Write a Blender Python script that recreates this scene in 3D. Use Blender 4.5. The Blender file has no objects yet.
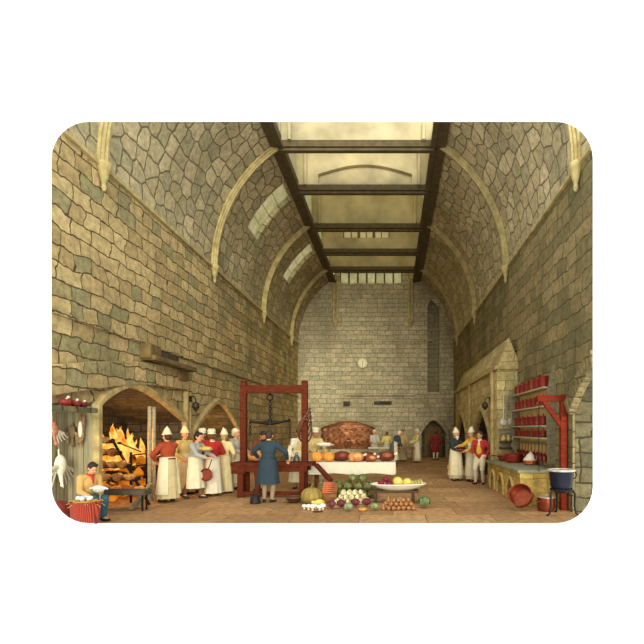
import bpy, bmesh, math, random
from math import pi, sin, cos, sqrt, radians as R
from mathutils import Vector as V, Matrix as Mx

random.seed(7)
scene = bpy.context.scene
COL = scene.collection
VOX = 1.0            # mesh fineness of the melted shapes
HC = 1.65            # eye height
F = 480.0            # focal length in pixels of the 644 frame
VX, VY = 393.0, 430.0
XL, XR, YB = -5.65, 3.6, 28.5          # hall: left wall, right wall, back wall
ZS = 6.75                              # springing of the vault
VC = (XL + XR) / 2; VR = (XR - XL) / 2
SL, SR, ZK = -3.5, 1.25, 10.6          # roof-lantern opening


def at(px, d, z=0.0):                  # the point at distance d down the hall seen at column px
    return V(((px - VX) / F * d, d, z))


# ------------------------------------------------------------------ materials
_m = {}
def lin(c):
    c = c / 255.0
    return c / 12.92 if c <= .04045 else ((c + .055) / 1.055) ** 2.4
def rgb(t): return (lin(t[0]), lin(t[1]), lin(t[2]), 1)


class NT:
    def __init__(s, name):
        s.m = bpy.data.materials.new(name); s.m.use_nodes = True
        s.t = s.m.node_tree; s.t.nodes.clear()
        s.out = s.t.nodes.new('ShaderNodeOutputMaterial')
    def n(s, typ, **kw):
        nd = s.t.nodes.new('ShaderNode' + typ)
        for k, v in kw.items(): setattr(nd, k, v)
        return nd
    def l(s, a, b): s.t.links.new(a, b)
    def math(s, op, a, b=None, clamp=False):
        nd = s.n('Math', operation=op, use_clamp=clamp)
        for i, v in enumerate((a, b)):
            if v is None: continue
            if isinstance(v, (int, float)): nd.inputs[i].default_value = v
            else: s.l(v, nd.inputs[i])
        return nd.outputs[0]
    def mix(s, fac, a, b, blend='MIX'):
        nd = s.n('Mix', data_type='RGBA', blend_type=blend)
        for i, v in ((0, fac), (6, a), (7, b)):
            if isinstance(v, (int, float)): nd.inputs[i].default_value = v
            elif isinstance(v, tuple): nd.inputs[i].default_value = v
            else: s.l(v, nd.inputs[i])
        return nd.outputs[2]
    def ramp(s, fac, stops, interp='LINEAR'):
        nd = s.n('ValToRGB'); cr = nd.color_ramp; cr.interpolation = interp
        while len(cr.elements) < len(stops): cr.elements.new(.5)
        for e, (p, c) in zip(cr.elements, stops): e.position = p; e.color = c
        s.l(fac, nd.inputs[0]); return nd.outputs[0]
    def noise(s, vec, scale, detail=3, rough=.55):
        nd = s.n('TexNoise'); nd.inputs['Scale'].default_value = scale
        nd.inputs['Detail'].default_value = detail; nd.inputs['Roughness'].default_value = rough
        if vec is not None: s.l(vec, nd.inputs['Vector'])
        return nd
    def bsdf(s, col, rough=.8, metal=0, bump=None, bstr=.3, bdist=.02, spec=.3):
        b = s.n('BsdfPrincipled')
        if isinstance(col, tuple): b.inputs['Base Color'].default_value = col
        else: s.l(col, b.inputs['Base Color'])
        b.inputs['Roughness'].default_value = rough; b.inputs['Metallic'].default_value = metal
        b.inputs['Specular IOR Level'].default_value = spec
        if bump is not None:
            bp = s.n('Bump'); bp.inputs['Strength'].default_value = bstr; bp.inputs['Distance'].default_value = bdist
            s.l(bump, bp.inputs['Height']); s.l(bp.outputs[0], b.inputs['Normal'])
        s.l(b.outputs[0], s.out.inputs[0]); return b


def M(c, rough=.75, metal=0, var=.25, scale=14, bump=.15):
    """a plain material of colour c with a little mottling"""
    key = (tuple(c), rough, metal, var, scale, bump)
    if key in _m: return _m[key]
    k = NT('mat_%d_%d_%d' % tuple(c)); tc = k.n('TexCoord')
    nz = k.noise(tc.outputs['Object'], scale)
    base = rgb(c)
    hi = tuple(min(1, x * (1 + var)) for x in base[:3]) + (1,)
    lo = tuple(x * (1 - var) for x in base[:3]) + (1,)
    col = k.ramp(nz.outputs[0], [(.3, lo), (.7, hi)])
    k.bsdf(col, rough, metal, nz.outputs[0] if bump else None, bump, .01)
    _m[key] = k.m; return k.m


def grey(t, k=.97):
    g = .35 * t[0] + .5 * t[1] + .15 * t[2]; return tuple(int(round(g + (x - g) * k)) for x in t)

def stone(name, bw, bh, tones, mortar, distort=.12, sat=1.0, msize=.02, rubble=False, stain=(60, 52, 34), stain_amt=.45, bstr=.6, fine=1.0):
    tones = [grey(t, .97 * sat) for t in tones]; mortar = grey(mortar, .97 * sat)
    k = NT(name); uv = k.n('UVMap'); u = uv.outputs[0]
    nz = k.noise(u, .9 / max(bw, .3), 2)
    off = k.n('VectorMath', operation='SUBTRACT'); k.l(nz.outputs['Color'], off.inputs[0]); off.inputs[1].default_value = (.5, .5, .5)
    sc = k.n('VectorMath', operation='MULTIPLY'); k.l(off.outputs[0], sc.inputs[0]); sc.inputs[1].default_value = (distort * 2.2, distort, 0)
    nz2 = k.noise(u, 5.0, 2)
    off2 = k.n('VectorMath', operation='SUBTRACT'); k.l(nz2.outputs['Color'], off2.inputs[0]); off2.inputs[1].default_value = (.5, .5, .5)
    sc2 = k.n('VectorMath', operation='MULTIPLY'); k.l(off2.outputs[0], sc2.inputs[0]); sc2.inputs[1].default_value = (.1 * fine, .09 * fine, 0)
    add = k.n('VectorMath', operation='ADD'); k.l(u, add.inputs[0]); k.l(sc.outputs[0], add.inputs[1])
    add2 = k.n('VectorMath', operation='ADD'); k.l(add.outputs[0], add2.inputs[0]); k.l(sc2.outputs[0], add2.inputs[1])
    if rubble:
        mp = k.n('Mapping'); mp.inputs['Scale'].default_value = (1 / bw, 1 / bh, 1); k.l(add2.outputs[0], mp.inputs[0])
        v1 = k.n('TexVoronoi', voronoi_dimensions='2D'); v1.inputs['Scale'].default_value = 1; v1.inputs['Randomness'].default_value = .62
        k.l(mp.outputs[0], v1.inputs['Vector'])
        v2 = k.n('TexVoronoi', voronoi_dimensions='2D', feature='DISTANCE_TO_EDGE'); v2.inputs['Scale'].default_value = 1; v2.inputs['Randomness'].default_value = .62
        k.l(mp.outputs[0], v2.inputs['Vector'])
        sep = k.n('SeparateColor'); k.l(v1.outputs['Color'], sep.inputs[0]); rnd = sep.outputs[0]
        mr = k.n('MapRange'); mr.inputs['From Min'].default_value = msize * .5; mr.inputs['From Max'].default_value = msize * 2.2
        mr.inputs['To Min'].default_value = 1; mr.inputs['To Max'].default_value = 0
        k.l(v2.outputs['Distance'], mr.inputs['Value']); fac = mr.outputs[0]
    else:
        br = k.n('TexBrick'); br.offset = .5; br.squash = .75; br.squash_frequency = 3
        br.inputs['Color1'].default_value = (0, 0, 0, 1); br.inputs['Color2'].default_value = (1, 1, 1, 1)
        br.inputs['Mortar'].default_value = (.5, .5, .5, 1)
        br.inputs['Scale'].default_value = 1; br.inputs['Mortar Size'].default_value = msize
        br.inputs['Mortar Smooth'].default_value = .5; br.inputs['Bias'].default_value = 0
        br.inputs['Brick Width'].default_value = bw; br.inputs['Row Height'].default_value = bh
        k.l(add2.outputs[0], br.inputs['Vector'])
        sep = k.n('SeparateColor'); k.l(br.outputs['Color'], sep.inputs[0]); rnd = sep.outputs[0]; fac = br.outputs['Fac']
    n = len(tones)
    col = k.ramp(rnd, [((i + .02) / n, rgb(t)) for i, t in enumerate(tones)], 'CONSTANT')
    g = k.noise(u, 7, 6, .72)
    col = k.mix(1, col, k.ramp(g.outputs[0], [(.28, (.5, .5, .48, 1)), (.5, (.98, .97, .93, 1)), (.72, (1.42, 1.38, 1.22, 1))]), 'MULTIPLY')
    st = k.n('Mapping'); st.inputs['Scale'].default_value = (.55, .22, 1); k.l(u, st.inputs[0])
    big = k.noise(st.outputs[0], 1.0, 4)
    col = k.mix(k.math('MULTIPLY', k.ramp(big.outputs[0], [(.48, (0, 0, 0, 1)), (.72, (1, 1, 1, 1))]), stain_amt), col, rgb(stain))
    col = k.mix(fac, col, rgb(mortar))
    h = k.math('ADD', k.math('MULTIPLY', k.math('SUBTRACT', 1, fac), .7), k.math('MULTIPLY', g.outputs[0], .5))
    k.bsdf(col, .92, 0, h, bstr, .05, .15)
    return k.m


def plank_mat(name, c, w=.18, along='z'):
    k = NT(name); tc = k.n('TexCoord'); sp = k.n('SeparateXYZ'); k.l(tc.outputs['Object'], sp.inputs[0])
    ax = k.math('ADD', sp.outputs[0], sp.outputs[1]) if along == 'z' else sp.outputs[2]
    fr = k.math('FRACT', k.math('MULTIPLY', ax, 1 / w)); gap = k.math('LESS_THAN', fr, .07)
    st = k.n('Mapping'); st.inputs['Scale'].default_value = (12, 12, 1.2); k.l(tc.outputs['Object'], st.inputs[0])
    g = k.noise(st.outputs[0], 1.5, 4)
    b = rgb(c); lo = tuple(x * .62 for x in b[:3]) + (1,); hi = tuple(min(1, x * 1.2) for x in b[:3]) + (1,)
    col = k.mix(gap, k.ramp(g.outputs[0], [(.3, lo), (.7, hi)]), tuple(x * .3 for x in b[:3]) + (1,))
    k.bsdf(col, .8, 0, g.outputs[0], .2, .01); return k.m


def wood(c, rough=.55):
    key = ('w', tuple(c), rough)
    if key in _m: return _m[key]
    k = NT('wood_%d_%d_%d' % tuple(c)); tc = k.n('TexCoord')
    mp = k.n('Mapping'); mp.inputs['Scale'].default_value = (3, 9, 9); k.l(tc.outputs['Object'], mp.inputs[0])
    g = k.noise(mp.outputs[0], 2.2, 5)
    b = rgb(c); lo = tuple(x * .6 for x in b[:3]) + (1,); hi = tuple(min(1, x * 1.3) for x in b[:3]) + (1,)
    k.bsdf(k.ramp(g.outputs[0], [(.3, lo), (.7, hi)]), rough, 0, g.outputs[0], .2, .01, .12)
    _m[key] = k.m; return k.m


def frosted(name, c, c2, df=.35):
    k = NT(name); tc = k.n('TexCoord'); g = k.noise(tc.outputs['Object'], 2.5, 5, .7)
    col = k.ramp(g.outputs[0], [(.35, rgb(c2)), (.65, rgb(c))])
    a = k.n('BsdfTranslucent'); d = k.n('BsdfDiffuse'); k.l(col, a.inputs[0]); k.l(col, d.inputs[0])
    mx = k.n('MixShader'); mx.inputs[0].default_value = df; k.l(a.outputs[0], mx.inputs[1]); k.l(d.outputs[0], mx.inputs[2])
    k.l(mx.outputs[0], k.out.inputs[0]); return k.m


def flame_mat(name, c1, c2, s):
    k = NT(name); tc = k.n('TexCoord'); g = k.noise(tc.outputs['Object'], 4.5, 4)
    col = k.ramp(g.outputs[0], [(.35, rgb(c1)), (.62, rgb(c2))])
    e = k.n('Emission'); e.inputs[1].default_value = s; k.l(col, e.inputs[0]); k.l(e.outputs[0], k.out.inputs[0]); return k.m


T_LEFT = [(184, 160, 104), (168, 146, 94), (192, 168, 112), (156, 140, 92), (178, 154, 100), (146, 138, 92), (186, 164, 106), (164, 142, 90)]
T_VAULT = [(190, 174, 118), (202, 184, 126), (178, 166, 112), (196, 176, 118), (210, 190, 132), (174, 164, 112), (186, 168, 112)]
T_BACK = [(192, 178, 128), (182, 170, 122), (200, 184, 132), (186, 172, 122), (176, 166, 120)]
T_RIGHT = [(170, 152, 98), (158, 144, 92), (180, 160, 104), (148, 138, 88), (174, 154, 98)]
M_LEFT = stone('left_wall_stone', .6, .3, [tuple(int(x * 1.06) for x in t) for t in T_LEFT], (92, 74, 42), .22, .88, .016, stain=(92, 80, 50), stain_amt=.5)
M_VAULT = stone('vault_rubble', .5, .42, T_VAULT, (118, 104, 66), .12, .72, .03, rubble=True)
M_BACK = stone('back_wall_stone', .62, .27, T_BACK, (118, 108, 78), .06, .68, .014, stain_amt=.55, stain=(120, 108, 76))
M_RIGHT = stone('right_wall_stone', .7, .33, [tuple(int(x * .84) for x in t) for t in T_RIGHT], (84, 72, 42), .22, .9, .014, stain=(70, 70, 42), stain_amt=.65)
M_BREAST = stone('chimney_stone', .5, .28, [(196, 176, 112), (184, 164, 104), (204, 186, 122), (176, 158, 100)], (140, 122, 74), .06, .9, .012)
M_FLOOR = stone('floor_flags', 1.25, .85, [(188, 142, 88), (176, 132, 80), (196, 150, 95), (168, 126, 78), (182, 137, 84)], (128, 98, 58), .03, .88, .012, stain=(128, 106, 74), stain_amt=.5, bstr=.2, fine=.35)
M_SOOT_SHADE = stone('soot_shade_brick', .5, .2, [(84, 75, 58), (74, 66, 52), (92, 82, 64)], (56, 49, 38), .05, .9, .015)
M_REDBR = stone('hearth_brick', .4, .14, [(184, 132, 94), (170, 120, 86), (194, 144, 104), (158, 112, 82)], (140, 106, 76), .03, .9, .015)
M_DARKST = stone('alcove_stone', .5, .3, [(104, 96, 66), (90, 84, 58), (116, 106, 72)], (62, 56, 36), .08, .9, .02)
M_TRIM = M((168, 148, 94), .9, 0, .35, 5)
M_RIB = M((178, 162, 108), .9, 0, .3, 5)
M_PLAST = M((182, 170, 130), .95, 0, .32, .9, .05)
M_BEAM = M((92, 80, 52), .85, 0, .25, 5)
M_PLANK = plank_mat('grey_planks', (146, 136, 100), .2)
M_GLASSR = frosted('roof_glass', (240, 230, 190), (220, 208, 160), .12)
M_GLASSS = frosted('side_glass', (176, 166, 122), (150, 140, 100))
M_GLASSV = frosted('slit_glass', (186, 178, 130), (152, 146, 100))
M_MULL = M((110, 98, 66), .8)
M_IRON = M((34, 32, 30), .5, .6, .2, 20)
M_STEEL = M((176, 172, 160), .35, .8, .1, 20, .03)
M_COP = M((138, 66, 40), .34, .7, .2, 9, .04)
M_COPR = M((132, 42, 30), .42, .3, .2, 9, .04)
M_TIN = M((196, 188, 164), .4, .6, .1)
W_RED = wood((92, 40, 20), .85); W_CR = wood((120, 42, 22), .85); W_BR = wood((128, 88, 48)); W_DK = wood((82, 58, 36)); W_GREY = wood((132, 122, 92))
C_WHITE = (218, 208, 170); C_CREAM = (200, 184, 136)


# ------------------------------------------------------------------ mesh helpers
def new(): return bmesh.new()

def box(bm, c, s, rot=None, bev=0):
    r = bmesh.ops.create_cube(bm, size=1)
    vs = r['verts']
    m = Mx.Translation(V(c)) @ (rot.to_4x4() if rot is not None else Mx.Identity(4)) @ Mx.Diagonal((s[0], s[1], s[2], 1))
    bmesh.ops.transform(bm, matrix=m, verts=vs)
    if bev:
        es = list({e for v in vs for e in v.link_edges})
        bmesh.ops.bevel(bm, geom=es, offset=bev, segments=2, affect='EDGES', profile=.6)
    return bm

def aim(p0, p1):
    d = V(p1) - V(p0)
    return d.to_track_quat('Z', 'Y').to_matrix()

def sheet(bm, pts):
    return bm.faces.new([bm.verts.new(p) for p in pts])

def bar(bm, p0, p1, w, h, bev=0):
    """a straight bar between two points, w wide across, h the other way"""
    p0, p1 = V(p0), V(p1); d = p1 - p0
    return box(bm, (p0 + p1) / 2, (w, h, d.length), aim(p0, p1), bev)

def cyl(bm, p0, p1, r0, r1=None, seg=16, caps=True):
    p0, p1 = V(p0), V(p1); r1 = r0 if r1 is None else r1
    m = Mx.Translation((p0 + p1) / 2) @ aim(p0, p1).to_4x4()
    bmesh.ops.create_cone(bm, cap_ends=caps, segments=seg, radius1=r0, radius2=r1, depth=(p1 - p0).length, matrix=m)
    return bm

def ell(bm, c, r, rot=None, u=16, v=10):
    m = Mx.Translation(V(c)) @ (rot.to_4x4() if rot is not None else Mx.Identity(4)) @ Mx.Diagonal((r[0], r[1], r[2], 1))
    rows = []
    for i in range(1, v):
        t = pi * i / v
        rows.append([bm.verts.new(m @ V((sin(t) * cos(2 * pi * j / u), sin(t) * sin(2 * pi * j / u), cos(t)))) for j in range(u)])
    a, b = bm.verts.new(m @ V((0, 0, 1))), bm.verts.new(m @ V((0, 0, -1)))
    for j in range(u):
        k = (j + 1) % u
        bm.faces.new((a, rows[0][j], rows[0][k])); bm.faces.new((b, rows[-1][k], rows[-1][j]))
        for p, q in zip(rows, rows[1:]): bm.faces.new((p[j], q[j], q[k], p[k]))
    return bm

def cap(bm, p0, r0, p1, r1):
    """a tapered capsule"""
    p0, p1 = V(p0), V(p1)
    if (p1 - p0).length > 1e-6: tube(bm, [p0, p1], [r0, r1], 12)
    ell(bm, p0, (r0,) * 3, None, 12, 8); ell(bm, p1, (r1,) * 3, None, 12, 8)

def lathe(bm, prof, seg=24, mat=None, sx=1, sy=1, wob=0, k=8):
    rings = []
    for (r, z) in prof:
        ring = []
        for i in range(seg):
            a = 2 * pi * i / seg; rr = r * (1 + wob * cos(k * a))
            p = V((rr * cos(a) * sx, rr * sin(a) * sy, z))
            ring.append(bm.verts.new(mat @ p if mat is not None else p))
        rings.append(ring)
    for a, b in zip(rings, rings[1:]):
        for i in range(seg):
            bm.faces.new((a[i], a[(i + 1) % seg], b[(i + 1) % seg], b[i]))
    if prof[0][0] > 1e-4: bm.faces.new(list(reversed(rings[0])))
    if prof[-1][0] > 1e-4: bm.faces.new(rings[-1])
    return bm

def tube(bm, pts, r, seg=8):
    pts = [V(p) for p in pts]; rings = []
    for i, p in enumerate(pts):
        d = (pts[min(i + 1, len(pts) - 1)] - pts[max(i - 1, 0)]).normalized()
        q = d.to_track_quat('Z', 'Y').to_matrix(); rr = r[i] if isinstance(r, (list, tuple)) else r
        rings.append([bm.verts.new(p + q @ V((rr * cos(2 * pi * j / seg), rr * sin(2 * pi * j / seg), 0))) for j in range(seg)])
    for a, b in zip(rings, rings[1:]):
        for j in range(seg): bm.faces.new((a[j], a[(j + 1) % seg], b[(j + 1) % seg], b[j]))
    bm.faces.new(list(reversed(rings[0]))); bm.faces.new(rings[-1]); return bm

def ringtube(bm, c, R_, r, rot=None, seg=20, s2=8):
    rot = rot or Mx.Identity(3); vs = []
    for i in range(seg):
        a = 2 * pi * i / seg
        vs.append([bm.verts.new(V(c) + rot @ V(((R_ + r * cos(2 * pi * j / s2)) * cos(a), (R_ + r * cos(2 * pi * j / s2)) * sin(a), r * sin(2 * pi * j / s2)))) for j in range(s2)])
    for i in range(seg):
        for j in range(s2): bm.faces.new((vs[i][j], vs[(i + 1) % seg][j], vs[(i + 1) % seg][(j + 1) % s2], vs[i][(j + 1) % s2]))
    return bm

def link(name, me, mat, parent=None, smooth=True):
    o = bpy.data.objects.new(name, me); COL.objects.link(o)
    if mat is not None:
        if len(me.materials): me.materials.clear()
        for m in (mat if isinstance(mat, list) else [mat]): me.materials.append(m)
    if parent is not None: o.parent = parent
    if smooth:
        me.shade_smooth()
        me.set_sharp_from_angle(angle=R(38))
    return o

def obj(name, bm, mat, parent=None, smooth=True):
    me = bpy.data.meshes.new(name)
    bmesh.ops.recalc_face_normals(bm, faces=bm.faces[:])
    bm.to_mesh(me); bm.free()
    return link(name, me, mat, parent, smooth)

def tag(o, label, cat, group=None):
    o['label'] = label; o['category'] = cat
    if group: o['group'] = group
    return o

def thing(name, label, cat, loc=(0, 0, 0), rz=0, group=None):
    o = bpy.data.objects.new(name, None); COL.objects.link(o)
    o.location = loc; o.rotation_euler = (0, 0, rz); o.empty_display_size = .1
    return tag(o, label, cat, group)

def dup(root, loc, rz=0, label=None, group=None, rot=None, sc=None):
    r = root.copy(); COL.objects.link(r); r.location = loc; r.rotation_euler = rot or (0, 0, rz)
    if sc: r.scale = sc if isinstance(sc, tuple) else (sc,) * 3
    if label: r['label'] = label
    if group: r['group'] = group
    for ch in list(root.children):
        c = ch.copy(); COL.objects.link(c); c.parent = r
        for g in list(ch.children):
            d = g.copy(); COL.objects.link(d); d.parent = c
    return r

def fuse(bm, voxel, smooth=2):
    """melt the overlapping shapes of bm into one continuous skin"""
    me = bpy.data.meshes.new('t'); bm.to_mesh(me); bm.free()
    o = bpy.data.objects.new('t', me); COL.objects.link(o)
    md = o.modifiers.new('r', 'REMESH'); md.mode = 'VOXEL'; md.voxel_size = voxel * VOX
    if smooth:
        s = o.modifiers.new('s', 'SMOOTH'); s.iterations = smooth; s.factor = .5
    dg = bpy.context.evaluated_depsgraph_get()
    res = bpy.data.meshes.new_from_object(o.evaluated_get(dg))
    bpy.data.objects.remove(o); bpy.data.meshes.remove(me)
    return res

def fobj(name, bm, voxel, mat, parent=None, smooth=2):
    me = fuse(bm, voxel, smooth); me.name = name
    o = bpy.data.objects.new(name, me); COL.objects.link(o)
    me.materials.clear(); me.materials.append(mat)
    if parent is not None: o.parent = parent
    me.shade_smooth(); return o

def plate(loops, t):
    """flat shape with holes, thickness t, in local x/y, front face at z=0 and back at z=-t"""
    cu = bpy.data.curves.new('t', 'CURVE'); cu.dimensions = '2D'; cu.fill_mode = 'BOTH'; cu.extrude = t / 2
    for lp in loops:
        sp = cu.splines.new('POLY'); sp.points.add(len(lp) - 1)
        for p, q in zip(sp.points, lp): p.co = (q[0], q[1], 0, 1)
        sp.use_cyclic_u = True
    o = bpy.data.objects.new('t', cu); COL.objects.link(o)
    dg = bpy.context.evaluated_depsgraph_get()
    me = bpy.data.meshes.new_from_object(o.evaluated_get(dg))
    bm = bmesh.new(); bm.from_mesh(me)
    bmesh.ops.translate(bm, vec=(0, 0, -t / 2), verts=bm.verts[:])
    bpy.data.objects.remove(o); bpy.data.curves.remove(cu); bpy.data.meshes.remove(me)
    return bm

def join(dst, src, m=None, mi=0):
    """append bmesh src to dst"""
    if m is not None: bmesh.ops.transform(src, matrix=m, verts=src.verts[:])
    mp = {v: dst.verts.new(v.co) for v in src.verts}
    for f in src.faces:
        try:
            nf = dst.faces.new([mp[v] for v in f.verts]); nf.material_index = mi
        except ValueError: pass
    src.free(); return dst

def uvbox(bm):
    uv = bm.loops.layers.uv.verify()
    bm.normal_update()
    for f in bm.faces:
        n = f.normal; a = max(range(3), key=lambda i: abs(n[i]))
        for lp in f.loops:
            c = lp.vert.co
            lp[uv].uv = (c.y, c.z) if a == 0 else ((c.x, c.z) if a == 1 else (c.x, c.y))

# the open near end of the hall: the model is a cut-away whose sawn edge follows a round-cornered outline
def outline():
    x0, x1, y0, y1, r = 51.6, 592.8, 121.8, 523.2, 37.0
    pts = []
    for cx, cy, a0 in ((x1 - r, y0 + r, -90), (x1 - r, y1 - r, 0), (x0 + r, y1 - r, 90), (x0 + r, y0 + r, 180)):
        for i in range(9):
            a = R(a0 + i * 90 / 8); pts.append((cx + r * cos(a), cy + r * sin(a)))
    return pts
_OUT = outline()
EYE = V((0, 0, HC))

def cutaway(bm):
    rays = [V(((x - VX) / F, 1, -(y - VY) / F)) for x, y in _OUT]
    mid = V(((322 - VX) / F, 1, -(322 - VY) / F))
    for a, b in zip(rays, rays[1:] + rays[:1]):
        n = a.cross(b).normalized()
        if n.dot(mid) > 0: n = -n
        g = bm.verts[:] + bm.edges[:] + bm.faces[:]
        r = bmesh.ops.bisect_plane(bm, geom=g, dist=1e-5, plane_co=EYE, plane_no=n, clear_outer=True)
    return bm

def cut_things(roots):
    """things that straddle the sawn edge of the cut-away are sawn with it"""
    bpy.context.view_layer.update()
    for r in roots:
        for o in [r] + list(r.children_recursive):
            if o.type != 'MESH': continue
            bm = bmesh.new(); bm.from_mesh(o.data); mw = o.matrix_world.copy()
            bmesh.ops.transform(bm, matrix=mw, verts=bm.verts[:]); cutaway(bm)
            bmesh.ops.transform(bm, matrix=mw.inverted(), verts=bm.verts[:])
            me = o.data if o.data.users == 1 else o.data.copy()
            bm.to_mesh(me); bm.free(); o.data = me

def struct(name, bm, mat, smooth=False, cut=False, uv=True):
    bmesh.ops.recalc_face_normals(bm, faces=bm.faces[:])
    if uv: uvbox(bm)
    if cut: cutaway(bm)
    me = bpy.data.meshes.new(name); bm.to_mesh(me); bm.free()
    o = link(name, me, mat, None, smooth); o['kind'] = 'structure'; return o

def arch(y0, y1, zs, za, n=10, base=-.3, apex=None, ease=.62):
    """pointed four-centred arch outline from (y0,base) up and over to (y1,base)"""
    ap = (y0 + y1) / 2 if apex is None else apex
    zl, zr = zs if isinstance(zs, tuple) else (zs, zs)
    pts = [(y0, base)]
    for i in range(n + 1):
        t = i / n; pts.append((y0 + (ap - y0) * t, zl + (za - zl) * (sin(t * pi / 2) * ease + t * (1 - ease))))
    for i in range(n - 1, -1, -1):
        t = i / n; pts.append((y1 + (ap - y1) * t, zr + (za - zr) * (sin(t * pi / 2) * ease + t * (1 - ease))))
    pts.append((y1, base)); return pts

# maps of flat plates into the hall: local (u,v,w) -> world
M_ON_LEFT = Mx(((0, 0, 1, XL), (1, 0, 0, 0), (0, 1, 0, 0), (0, 0, 0, 1)))      # faces +X
M_ON_RIGHT = Mx(((0, 0, -1, XR), (1, 0, 0, 0), (0, 1, 0, 0), (0, 0, 0, 1)))    # faces -X
M_ON_BACK = Mx(((1, 0, 0, 0), (0, 0, -1, YB), (0, 1, 0, 0), (0, 0, 0, 1)))     # faces -Y

def xs_shift(m, w):     # same map, plate surface w in front of the wall
    return m @ Mx.Translation((0, 0, w))

def niche(bm, prof, w0, w1, m, mi):
    """side faces and back of a recess with outline prof (u,v) from depth w0 to w1 (both negative)"""
    a = [bm.verts.new(m @ V((u, v, w0))) for u, v in prof]; b = [bm.verts.new(m @ V((u, v, w1))) for u, v in prof]
    n = len(prof)
    for i in range(n):
        if prof[i][1] < .01 and prof[(i + 1) % n][1] < .01: continue      # the floor closes it
        f = bm.faces.new((a[i], a[(i + 1) % n], b[(i + 1) % n], b[i])); f.material_index = mi
    f = bm.faces.new(list(reversed(b))); f.material_index = mi

def ring_of(prof, g, closed_base=True):
    """outline offset outward by g, for arch mouldings"""
    n = len(prof); cx = sum(p[0] for p in prof) / n; out = []
    for i, p in enumerate(prof):
        a = V(prof[max(i - 1, 0)]); b = V(prof[min(i + 1, n - 1)])
        d = (b - a).normalized(); nn = V((-d.y, d.x))
        q = V(p) + nn * g
        out.append((q.x, q.y if 0 < i < n - 1 else p[1]))
    return out


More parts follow.
